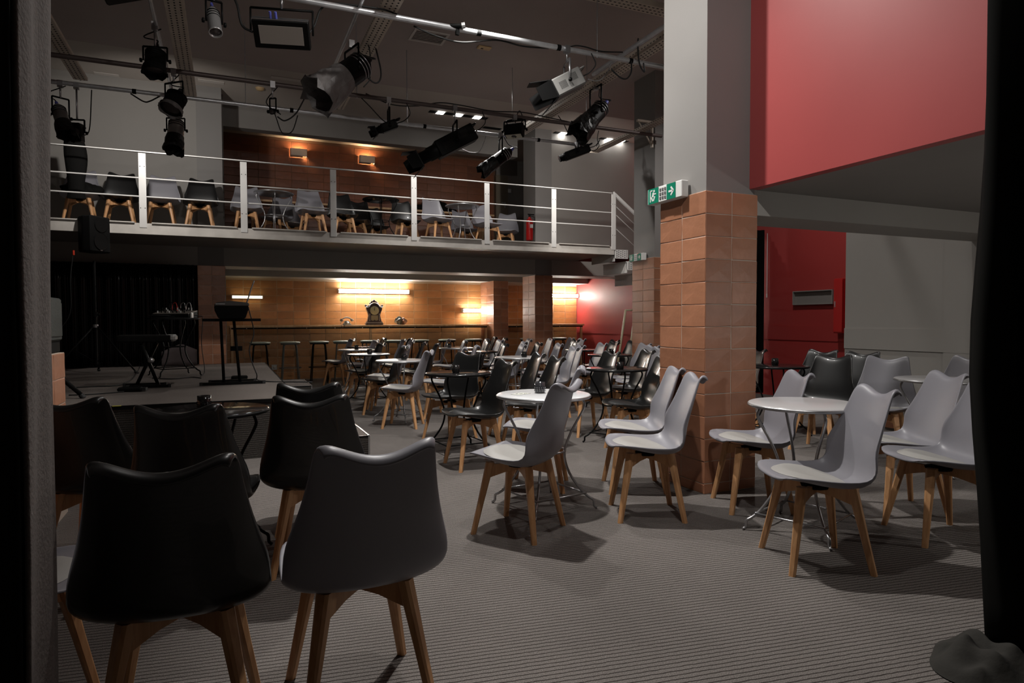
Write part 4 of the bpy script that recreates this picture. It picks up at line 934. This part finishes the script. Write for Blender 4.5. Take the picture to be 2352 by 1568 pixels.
q = onz(300, 899, SZ); m = MB(); m.box((0, 0, .022), (.22, .08, .044), Matrix.Rotation(-.2, 3, 'Z')); o = m.build('power_brick', M_blackmatt, None, .015, q); tag(o, 'long black power brick lying at the bench foot', 'power supply')
m = MB(); m.box((.12, -.02, .022), (.04, .06, .03), Matrix.Rotation(-.2, 3, 'Z')); m.build('strain_relief', M_rubber, o)
# speaker on the half wall
t = thing('wall_speaker', 'dark green-grey speaker cabinet standing on the tiled half wall', 'speaker', (-1.05, 4.6, 1.004))
m = MB(); m.bb((-.10, -.24, .0), (.10, .24, .07)); m.build('plinth', M_blackmatt, t, .004); m = MB(); m.bb((-.115, -.23, .07), (.115, .23, .33)); m.build('cabinet', M_speaker, t, .01)
m = MB(); m.bb((.115, -.2, .10), (.122, .2, .30)); m.build('grille', M_speaker, t)
q = onu(139, 682, -1.0); m = MB(); m.lathe([(.03, 0), (.045, .006), (.035, .05), (.02, .055), (0, .056)], 14, (0, 0, 0)); o = m.build('white_cup', M_signwhite, None, 0, (-1.05, 4.62, 1.335)); tag(o, 'small white cup upturned on the speaker cabinet', 'cup')

# ------------------------------------------------------------------ lighting grid
PZ = 3.75
def pipe(a, b, r, mt, label, nm='lighting_pipe'):
    m = MB(); m.cyl(a, b, r, n=12); return tag(m.build(nm, mt), label, 'pipe')
v1, v2, v3 = 5.52, 7.58, 8.42
p1 = pipe((-1.5, v1, PZ), (4.62, v1, PZ), .024, M_pipe, 'bright galvanised lighting pipe nearest the camera')
e1 = pipe((4.62, v1, PZ), (6.4, v1, PZ), .017, mat('red_brown_pipe', (.16, .05, .045), .45), 'thin red-brown pipe end running behind the big pillar')
p2 = pipe((-2.6, v2, PZ), (5.6, v2, PZ), .024, M_pipe_d, 'dark lighting pipe in the middle of the grid')
p3 = pipe((-2.7, v3, PZ), (4.85, v3, PZ), .024, M_pipe, 'bright lighting pipe nearest the balcony')
for pp, vv, x0, x1 in ((p1, v1, 2, 4.4), (p3, v3, -1, 4)):
    for i in range(4):
        x = x0+(x1-x0)*i/3+.1; m = MB(); m.cyl((x-.02, vv, PZ), (x+.02, vv, PZ), .027, n=12); m.build('tape_band', M_blackmatt, pp)
hang = [onz(1287, 70, PZ), onz(524, 210, PZ), onz(954, 280, PZ), onz(1262, 320, PZ)]
for i, (x, v) in enumerate(((3.32, v1), (.25, v3), (2.2, v3), (3.7, v3), (1.4, v2), (4.4, v2))):
    m = MB(); m.cyl((x, v, PZ+.02), (x, v, 4.70), .005, n=6); m.cyl((x, v, PZ-.03), (x, v, PZ+.03), .009, n=6)
    tag(m.build('threaded_rod', M_steel), ['thin threaded rod above the grey barn-door spotlight', 'threaded rod at the left end of the pipe nearest the balcony', 'threaded rod left of the long profile spot', 'threaded rod right of the small panel light', 'threaded rod on the dark pipe in mid span', 'threaded rod on the dark pipe above the black-wrapped spot'][i], 'rod')
def channel(u, va, vb, w, label, z=PZ+.08, holes=True, side=.03):
    t = thing('cable_channel', label, 'cable tray', (u, va, z)); L = vb-va
    m = MB(); m.box((0, L/2, 0), (w, L, .006)); m.box((-w/2, L/2, side/2), (.005, L, side)); m.box((w/2, L/2, side/2), (.005, L, side)); m.build('tray', M_chan, t)
    m = MB(); n = int(L/.05)
    for i in range(n):
        for k in (-1, 0, 1): m.box((k*w*.3, .025+i*.05+(.025 if k == 0 else 0), -.0036), (.014, .018, .001))
    for i in range(n): m.box((-w/2-.003, .025+i*.05, side*.5), (.001, .022, .008))
    h = m.build('perforation', M_hole, t); h['kind'] = 'stuff'; return t
uA = onz(415, 60, PZ+.08).x; uB = onz(845, 115, PZ+.08).x; uC = onz(1330, 215, PZ+.08).x; uD = onz(1400, 300, PZ+.08).x
cA = channel(onz(437, 232, PZ+.08).x, 3.6, 8.6, .15, 'perforated cable channel crossing left of the frame')
cB = channel(onz(845, 115, PZ+.08).x, 3.6, 8.4, .15, 'perforated cable channel above the foil-hooded spotlight')
cC = channel(onz(1269, 262, PZ+.08).x, 3.6, 8.5, .13, 'perforated cable channel running past the grey spotlight to the big pillar', side=.07)
cD = channel(5.35, 6.2, 9.0, .13, 'perforated cable channel at the second pillar')
cE = channel(onz(195, 200, PZ+.08).x, 5.5, 8.5, .13, 'perforated cable channel at the far left')
pipe((onz(1490, 85, PZ+.1).x-.0, 3.9, PZ+.10), (onz(1490, 85, PZ+.1).x, 6.2, PZ+.10), .024, M_pipe, 'galvanised cross pipe beside the big pillar')
pipe((onz(800, 90, PZ-.0).x, 4.2, PZ+.05), (onz(800, 90, PZ).x, 8.3, PZ+.05), .016, M_pipe, 'thin cross pipe left of the foil-hooded spotlight')
pipe((onz(352, 40, PZ).x, 3.8, PZ+.05), (onz(352, 40, PZ).x, 8.3, PZ+.05), .018, M_pipe, 'thin cross pipe at the left, above the black par lamp')
pipe((5.45, 6.3, PZ+.12), (5.45, 9.0, PZ+.12), .020, M_pipe, 'thin cross pipe above the channel at the second pillar')
# far channel with holes top right
q = onz(1430, 8, 4.3); m = MB(); m.box((0, 0, 0), (1.9, .16, .005)); m.box((0, -.08, .025), (1.9, .004, .05)); o = m.build('upper_channel', M_chan, None, 0, (q.x, q.y, 4.3)); tag(o, 'perforated channel under the ceiling at the top edge, left of the big pillar', 'cable tray')
m = MB()
for i in range(36):
    for k in (-1, 0, 1): m.box((-.92+i*.052, k*.05, -.003), (.026, .012, .001))
h = m.build('perforation', M_hole, o); h['kind'] = 'stuff'
# bracket at pillar 2
m = MB(); q = onv(1478, 310, 7.66); m.box((0, 0, .12), (.02, .04, .36)); m.box((-.12, 0, .29), (.26, .04, .03)); m.tube([(0, 0, -.04), (-.22, 0, .27)], .010, 4); o = m.build('wall_bracket', M_chan, None, 0, (5.54, 7.72, q.z-.08)); tag(o, 'triangular steel bracket on the second pillar holding the dark pipe', 'bracket')

def frame3(d):
    d = Vector(d).normalized(); side = d.cross(Vector((0, 0, 1))); side = side.normalized() if side.length > 1e-3 else Vector((1, 0, 0)); up = side.cross(d); return d, side, up
def yoke(t, c, side, up, w, h, mt=M_blackmetal, th=.016, top=None):
    """flat U bracket from the body axis up to the clamp"""
    pts = [c-side*w, c-side*w+Vector((0, 0, h)), c+side*w+Vector((0, 0, h)), c+side*w]
    m = MB(t.location); n = _flat = None
    for a, b in ((pts[0], pts[1]), (pts[1], pts[2]), (pts[2], pts[3])): m.tube([a, b], th, 4)
    m.build('yoke', mt, t)
    cl = c+Vector((0, 0, h)); topz = top if top is not None else PZ
    m = MB(t.location); m.tube([cl, (cl.x, cl.y, topz-.01)], .010, 6); m.box((cl.x, cl.y, topz-.015), (.05, .05, .07)); m.build('hook_clamp', M_steel, t)
    for s in (-1, 1):
        m = MB(t.location); m.lathe([(0, 0), (.018, .0), (.018, .016), (0, .02)], 8, c+side*(s*(w+.012)), side*s); m.build('tilt_knob', M_blackmetal, t)
def par(c, d, r, L, label, body=M_blackmetal, snoot=None, snL=.2, snR=1.25, yk=None, top=None, rings=True, lensr=.85, vents=False, scr=4):
    c = Vector(c); d, s, u = frame3(d); t = thing('par_spotlight', label, 'stage light', c)
    m = MB(t.location); m.lathe([(.0, -L*.62), (r*.45, -L*.60), (r*.85, -L*.45), (r*.98, -L*.30), (r, L*.38), (r*1.04, L*.38), (r*1.04, L*.42), (r*.9, L*.42), (r*.88, L*.30), (0, L*.28)], 20, c, d); m.build('can', body, t)
    if rings:
        m = MB(t.location)
        for k in (-.38, -.28, -.18): m.lathe([(r*1.0, k*L-.004), (r*1.03, k*L), (r*1.0, k*L+.004)], 20, c, d)
        m.build('cooling_rings', M_steel if body is M_blackmetal else M_blackmetal, t)
    m = MB(t.location); m.lathe([(r*lensr, 0), (r*lensr*.6, .008), (0, .012)], 20, c+d*(L*.36), d); m.build('lens', M_lens, t)
    if snoot:
        r3 = random.Random(scr); n = 20; vs = []; rows = 7
        for k in range(rows+1):
            q = k/rows
            for i in range(n):
                a = 2*PI*i/n; rr = r*(1.06+(snR-1.06)*q)*(1+r3.uniform(-.07, .07)*(q > .05)); ext = snL*q*(1+(r3.uniform(-.22, .12) if k == rows else 0))
                vs.append(c+d*(L*.30+ext)+(s*_c(a)+u*_s(a))*rr)
        m = MB(t.location); m.add(vs, [(k*n+i, k*n+(i+1) % n, (k+1)*n+(i+1) % n, (k+1)*n+i) for k in range(rows) for i in range(n)], False)
        o = m.build('foil_hood', snoot, t); o.modifiers.new('s', 'SOLIDIFY').thickness = .003
    m = MB(t.location); b = c-d*(L*.6); m.cyl(b, b-d*.05, r*.3, r*.2, n=8); m.build('connector', M_blue if body is M_silver or vents else M_rubber, t)
    m = MB(t.location); m.tube(bez([b-d*.05, b-d*.12+Vector((0, 0, -.03)), b+s*.10+Vector((0, 0, .10)), Vector((c.x+.05, c.y, (top or PZ)-.03))], 6), .006, 5); m.build('lead', M_rubber, t)
    yoke(t, c, s, u, r*1.15, yk or r*2.0, M_blackmetal, .010, top)
    return t
def barn(t, c, d, s, u, w, h, l, mt=M_blackmetal, skew=.35):
    for (ax, ot, hw, hh) in ((s, u, w, h), (-s, u, w, h), (u, s, h, w), (-u, s, h, w)):
        a = c+ax*hw; m = MB(t.location); q = a+d*l+ax*(l*skew)
        n = d.cross(ot).normalized()*.003; P = [a-ot*hh, a+ot*hh, q+ot*hh*.75, q-ot*hh*.75]
        m.prism(P, -n, n); m.build('barn_door', mt, t)
def boxlamp(c, d, w, h, L, label, body, name='fresnel_spotlight', top=None, yk=.2, barnl=.14, nose=None, lensmat=None, doors=True, ymat=None):
    c = Vector(c); d, s, u = frame3(d); t = thing(name, label, 'stage light', c); Rm = Matrix((s, d, u)).transposed()
    m = MB(t.location); m.box(c, (w*2, L, h*2), Rm); m.build('body', body, t, .012)
    m = MB(t.location)
    for sg in (-1, 1):
        for k in range(9): m.box(c+s*(sg*(w+.001))+d*(-L*.30+k*L*.028)+u*(h*.25), (.002, L*.012, h*.8), Rm)
        for k in range(9): m.box(c+s*(sg*(w+.001))+d*(L*.10+k*L*.028)-u*(h*.05), (.002, L*.012, h*.8), Rm)
    h_ = m.build('cooling_slots', M_hole, t); h_['kind'] = 'stuff'
    fr = c+d*(L/2)
    if nose:
        m = MB(t.location); m.lathe([(nose[0], 0), (nose[0], nose[1]*.5), (nose[0]*.85, nose[1]*.5), (nose[0]*.85, nose[1]), (nose[0]*.8, nose[1])], 18, fr-d*.02, d); m.build('lens_tube', body, t); fr = fr+d*(nose[1]-.02)
    m = MB(t.location); m.lathe([(min(w, h)*.85, 0), (0, .014)], 20, fr+d*.001, d); m.build('lens', lensmat or M_lens, t)
    if doors:
        m = MB(t.location); m.box(fr+d*.006, (w*2.1, .012, h*2.1), Rm); m.build('colour_frame', M_blackmetal, t); barn(t, fr+d*.012, d, s, u, w, h, barnl)
    m = MB(t.location); bk = c-d*(L/2); m.tube(bez([bk-s*w*.8+u*h*.7, bk-s*w*.8+u*h*.7-d*.05, bk+s*w*.8+u*h*.7-d*.05, bk+s*w*.8+u*h*.7], 4), .008, 6); m.build('rear_handle', body, t)
    yoke(t, c, s, u, w+.02, yk, ymat or M_blackmetal, .011, top)
    m = MB(t.location); m.tube(bez([bk, bk-d*.10, bk-d*.12+Vector((.05, 0, .08)), Vector((bk.x+.12, bk.y, (top or PZ)-.02))], 6), .006, 5); m.build('lead', M_rubber, t)
    return t
def cd(x, y, z): return _Rt*x+_Fh*y+_Up*z   # direction in the frame of the entrance view
# silver par top left
par(onv(492, 52, v1-.1), cd(.25, -.35, -.9), .048, .24, 'small silver par spotlight hanging at the top left', M_silver, yk=.16, top=PZ+.05, vents=True)
# flat panel lamp
c = onv(648, 78, v1-.02); t = thing('panel_light', 'flat rectangular panel light in a U bracket below the near pipe', 'stage light', c); d, s, u = frame3(cd(.12, -.75, -.65)); Rm = Matrix((s, d, u)).transposed()
m = MB(c); m.box(c, (.42, .07, .21), Rm); m.build('body', M_blackmetal, t, .006)
m = MB(c); m.box(c+d*.037, (.33, .004, .135), Rm); m.build('diffuser', M_panel, t)
m = MB(c)
for k in range(3): m.box(c+u*.108+d*(.02-.02*k), (.42, .006, .008), Rm)
m.build('heat_fins', M_steel, t)
m = MB(c); m.cyl(c+u*.11+s*.03, c+u*.16+s*.03, .010, n=8); m.cyl(c+u*.11+s*.07, c+u*.16+s*.07, .010, n=8); m.build('connectors', M_blue, t)
m = MB(c)
for a, b in ((c-s*.235, c-s*.235+Vector((0, 0, .19))), (c-s*.235+Vector((0, 0, .19)), c+s*.235+Vector((0, 0, .19))), (c+s*.235+Vector((0, 0, .19)), c+s*.235)): m.tube([a, b], .010, 4)
m.build('yoke', M_blackmetal, t)
m = MB(c); m.tube([c+Vector((0, 0, .19)), c+Vector((0, 0, PZ-c.z))], .012, 6); m.box(c+Vector((0, .02, PZ-c.z)), (.05, .07, .07)); m.build('hook_clamp', M_steel, t)
m = MB(c); m.tube(bez([c+s*.22, c+s*.30+Vector((0, 0, .05)), c+s*.34+Vector((0, 0, .22)), c+s*.42+Vector((0, 0, PZ-c.z-.0)), c+s*.8+Vector((0, 0, PZ-c.z+.0))], 8), .009, 6); m.build('lead', M_rubber, t)
# black box top left and par below
c = onv(292, 2, 5.4); boxlamp(c+Vector((0, 0, .10)), cd(-.8, -.3, -.3), .07, .08, .34, 'black box spotlight cut by the top edge, far left', M_blackmetal, doors=False, yk=.14, top=PZ+.3)
par(onv(357, 140, 6.6), cd(.05, -.25, -1), .085, .20, 'round black par spotlight below the thin cross pipe, left', M_blackmatt, M_blackmatt, .07, 1.18, yk=.12, top=PZ+.05)
par(onv(400, 235, v2), cd(-.15, -.45, -.85), .10, .22, 'black par spotlight with brown foil collar on the dark pipe', M_blackmatt, M_foilgrey, .05, 1.15, yk=.20)
par(onv(404, 300, v3), cd(.05, -.35, -1), .085, .26, 'silver par spotlight with torn black foil below the collar spot', M_silver, M_foilblack, .20, 1.30, yk=.14, scr=9)
par(onv(808, 165, 6.3), cd(-.55, -.45, -.62), .125, .34, 'big spotlight with a grey crumpled foil hood', M_blackmetal, M_foilgrey, .40, 1.55, yk=.22, top=PZ+.05, scr=3)
par(onv(627, 256, v2-.02), cd(-.1, -.9, -.3), .030, .09, 'tiny spotlight on a small square yoke below the dark pipe', M_blackmetal, yk=.14)
c = onv(893, 290, v2-.02); boxlamp(c, cd(-.85, -.3, -.42), .045, .05, .20, 'small black profile spotlight with a round yoke', M_blackmetal, 'profile_spotlight', yk=.20, barnl=.06, nose=(.045, .08))
c = onv(1045, 325, v2-.05); boxlamp(c, cd(-.84, -.25, -.50), .10, .10, .52, 'long black profile spotlight with barn doors', M_blackmetal, 'profile_spotlight', yk=.22, barnl=.14, nose=(.085, .26))
c = onv(1150, 362, v3-.05); par(c, cd(-.78, -.2, -.62), .085, .30, 'black par spotlight wrapped in black foil beside the long profile spot', M_blackmetal, M_foilblack, .26, 1.1, yk=.26, vents=True, scr=5)
c = onv(1182, 300, v2); t = boxlamp(c, cd(-.10, -.30, -1), .12, .055, .16, 'small flood light with a pale face under the dark pipe', M_blackmetal, 'flood_light', yk=.12, doors=False)
m = MB(t.location); d, s, u = frame3(cd(-.10, -.30, -1)); m.box(c+d*.083, (.20, .004, .09), Matrix((s, d, u)).transposed()); m.build('pale_reflector', mat('pale_reflector', (.6, .58, .48), .5), t)
c = onv(1302, 193, v1-.02); boxlamp(c, cd(-.83, -.15, -.46), .085, .085, .30, 'grey fresnel spotlight with black barn doors', M_greybody, yk=.20, barnl=.18, ymat=M_steel)
c = onu(1368, 262, cC.location.x); par(c, cd(-.62, -.3, -.72), .10, .30, 'big black par spotlight in crumpled black foil by the cable channel', M_blackmetal, M_foilblack, .26, 1.45, yk=.30, top=PZ+.09, vents=True, scr=7)
c = onv(1325, 350, v3-.05); boxlamp(c, cd(-.90, -.15, -.36), .05, .06, .40, 'short black profile spotlight below the foil-wrapped par', M_blackmetal, 'profile_spotlight', yk=.16, doors=False, nose=(.055, .10))
# left edge cluster
par(onv(140, 268, v3), cd(.45, -.3, -.9), .07, .26, 'black par spotlight at the left curtain edge with silver neck', M_silver, M_foilblack, .2, 1.4, yk=.2, scr=2)
c = onv(178, 305, v3); boxlamp(c, cd(.2, -.9, -.1), .05, .10, .12, 'small black box lamp at the left above the draped cloth', M_blackmetal, 'flood_light', yk=.14, doors=False)
# cloth hanging over the rail chair at far left
vs = []; nz = 12; nn = 12; a = onv(140, 330, 10.35); b = onv(178, 330, 10.35)
for k in range(nz+1):
    z = k/nz; zt_ = 3.62-z*.78
    for i in range(nn):
        an = 2*PI*i/nn; rr = .115+.02*math.sin(z*6)+.012*math.sin(3*an+z*4); vs.append((-1.83+.02*z+rr*_c(an), 10.42+.05*_s(an)*1.2, zt_))
m = MB(); m.add(vs, [(k*nn+i, k*nn+(i+1) % nn, (k+1)*nn+(i+1) % nn, (k+1)*nn+i) for k in range(nz) for i in range(nn)]+[tuple(range(nn)), tuple(reversed(range(nz*nn, nz*nn+nn)))], True)
tag(m.build('hanging_cloth', M_cloth), 'long black cloth hanging down behind the balcony rail, far left', 'cloth')
cloth_pile('cloth_heap', (-1.80, 10.70, BZ+.452), .26, .19, .16, 'black cloth heap on the grey balcony chair, far left', 9)

# cables draped along the pipes
def cable(pts, label, r=.008, mt=M_rubber):
    m = MB(); m.tube(bez(pts, 7), r, 5); return tag(m.build('hanging_cable', mt), label, 'cable')
def PV(l, v): return [onv(x, y, v) for x, y in l]
def PU(l, u): return [onu(x, y, u) for x, y in l]
cable(PV([(700, 88), (722, 60), (738, 20), (770, 8), (810, 12), (880, 22), (925, 38)], v1+.03), 'thick black cable arching over the near pipe')
cable(PV([(950, 60), (1000, 82), (1060, 97), (1140, 92), (1200, 106), (1260, 111)], v1+.03), 'cable sagging below the near pipe in mid span')
cable(PV([(840, 215), (900, 240), (960, 243), (1010, 236), (1060, 242), (1130, 255), (1200, 258), (1260, 270), (1400, 300)], v2+.03), 'black cable following the dark pipe', .007)
cable(PV([(860, 100), (868, 130), (875, 165), (872, 185), (860, 190), (840, 175)], 6.4), 'looped black cable right of the foil-hooded spotlight', .008)
cable(PV([(838, 90), (848, 110), (850, 140), (845, 160), (850, 180), (835, 200)], 6.35), 'second looped cable close behind the foil-hooded spotlight', .006)
cable(PV([(637, 268), (655, 277), (680, 260), (700, 225), (712, 210), (718, 207)], v2+.02), 'black cable swinging from the tiny spotlight to the pipe', .008)
cable(PV([(630, 258), (636, 275), (645, 300), (655, 308), (672, 300), (684, 265)], v2+.02), 'lower loop of cable under the tiny spotlight', .006)
cable(PV([(822, 217), (850, 245), (875, 272), (888, 282)], v2), 'black cable running down to the small black profile spotlight', .006)
cable(PV([(300, 215), (330, 233), (345, 232), (370, 220), (400, 212)], v3), 'cable sagging under the left part of the balcony-side pipe', .008)
cable(PV([(1060, 342), (1080, 350), (1100, 348), (1112, 325), (1116, 312)], v3-.1), 'pale cable looping beside the long profile spotlight', .006, mat('pale_cable', (.4, .4, .4), .5))
cable(PV([(1350, 182), (1375, 185), (1395, 165), (1410, 130)], v1+.3), 'pale cable rising from the grey fresnel to the channel', .006, mat('pale_cable_2', (.3, .3, .3), .5))
cable(PV([(1300, 112), (1320, 105), (1345, 108), (1380, 118), (1430, 120)], v1), 'thin cable lying along the right end of the near pipe', .007)
cable(PU([(1466, 88), (1465, 100), (1466, 125), (1470, 150), (1480, 165), (1478, 145)], onz(1490, 85, PZ+.1).x), 'cable hanging over the cross pipe beside the big pillar', .008)
cable(PV([(1450, 140), (1450, 165), (1440, 180), (1425, 178), (1405, 160)], 5.5), 'black cable loop under the pipe crossing by the big pillar', .008)
cable(PV([(1375, 300), (1372, 320), (1376, 335), (1366, 345), (1352, 345)], v3-.1), 'black cable between the foil-wrapped par and the short profile', .006)
cable(PV([(1282, 265), (1295, 285), (1305, 305), (1312, 310)], v2), 'thin black cable below the dark pipe, left of the foil-wrapped par', .006)
# camera-like clamp on near pipe
c = onv(1050, 62, v1-.03); t = thing('pipe_clamp_lamp', 'tiny silver headed lamp clipped on the near pipe', 'stage light', c)
m = MB(c); m.cyl(c-cd(.06, 0, -.01), c+cd(.04, 0, .01), .020, n=12); m.build('barrel', M_blackmetal, t); m = MB(c); m.cyl(c+cd(.04, 0, .01), c+cd(.07, 0, .015), .026, n=12); m.build('head', M_silver, t); m = MB(c); m.box(c+cd(0, .02, -.03), (.03, .03, .06)); m.build('clip', M_blackmetal, t)

# ------------------------------------------------------------------ ceiling fittings
def dslot(x0, x1, y, ls, label, z=4.868):
    a = onz(x0, y[0], z); b = onz(x1, y[1], z); t = thing('downlight_strip', label, 'ceiling light', (a+b)/2); c = (a+b)/2; yc = c.y
    m = MB(c); m.box((c.x, yc, z-.001), (abs(b.x-a.x), .12, .006)); m.build('recess', M_blackmatt, t)
    for lx, ly in ls:
        q = onz(lx, ly, z); m = MB(c); m.box((q.x, yc, z-.006), (.13, .13, .006)); m.build('lamp_face', M_down, t)
dslot(985, 1120, (256, 272), ((1011, 259), (1053, 264), (1095, 270)), 'ceiling strip with three bright downlights above the balcony')
dslot(1272, 1312, (304, 309), ((1293, 306),), 'single bright downlight strip above the stairs side')
dslot(1376, 1442, (318, 325), ((1395, 321), (1427, 323)), 'strip with two bright downlights near the second pillar')
dslot(1110, 1150, (292, 297), (), 'dark unlit ceiling strip above the balcony')
q = onz(985, 84, 4.70); t = thing('air_vent', 'slatted air vent in the dark ceiling', 'vent', (q.x, q.y, 4.70))
m = MB(); 
for a, b in (((-.22, -.17), (.22, -.14)), ((-.22, .14), (.22, .17)), ((-.22, -.14), (-.19, .14)), ((.19, -.14), (.22, .14))): m.bb((a[0], a[1], -.012), (b[0], b[1], -.001))
m.build('frame', M_vent, t)
for k in range(7):
    m = MB(); m.box((0, -.12+.04*k, -.006), (.38, .022, .003), Matrix.Rotation(.5, 3, 'X')); m.build('slat', M_vent, t)
q = onz(1112, 108, 4.70); m = MB(); m.box((0, 0, -.012), (.18, .09, .022)); o = m.build('ceiling_sensor', M_detect, None, .008, (q.x, q.y, 4.70)); tag(o, 'yellowed flat sensor box on the dark ceiling', 'sensor')
m = MB(); m.box((-.03, 0, -.024), (.03, .02, .003)); m.build('sensor_window', M_hole, o)
q = onz(597, 202, 4.868); m = MB(); m.lathe([(.0, -.04), (.05, -.035), (.065, -.012), (.07, 0)], 20); o = m.build('smoke_detector', M_detect, None, 0, (q.x, q.y, 4.868)); tag(o, 'round yellowish smoke detector on the rear ceiling', 'detector')
for x0, x1, y0_, y1_, lb_ in ((217, 273, 168, 173, 'pale ceiling strip panel at the left above the balcony'), (622, 700, 178, 184, 'pale ceiling strip panel in mid rear ceiling'), (455, 515, 185, 189, 'pale ceiling strip with tiny lamps left of centre')):
    a = onz(x0, y0_, 4.868); b = onz(x1, y1_, 4.868); c = (a+b)/2; m = MB(); m.box((0, 0, -.004), (b.x-a.x, .10, .008)); o = m.build('ceiling_panel', M_vent, None, 0, (c.x, c.y, 4.868)); tag(o, lb_, 'ceiling panel')
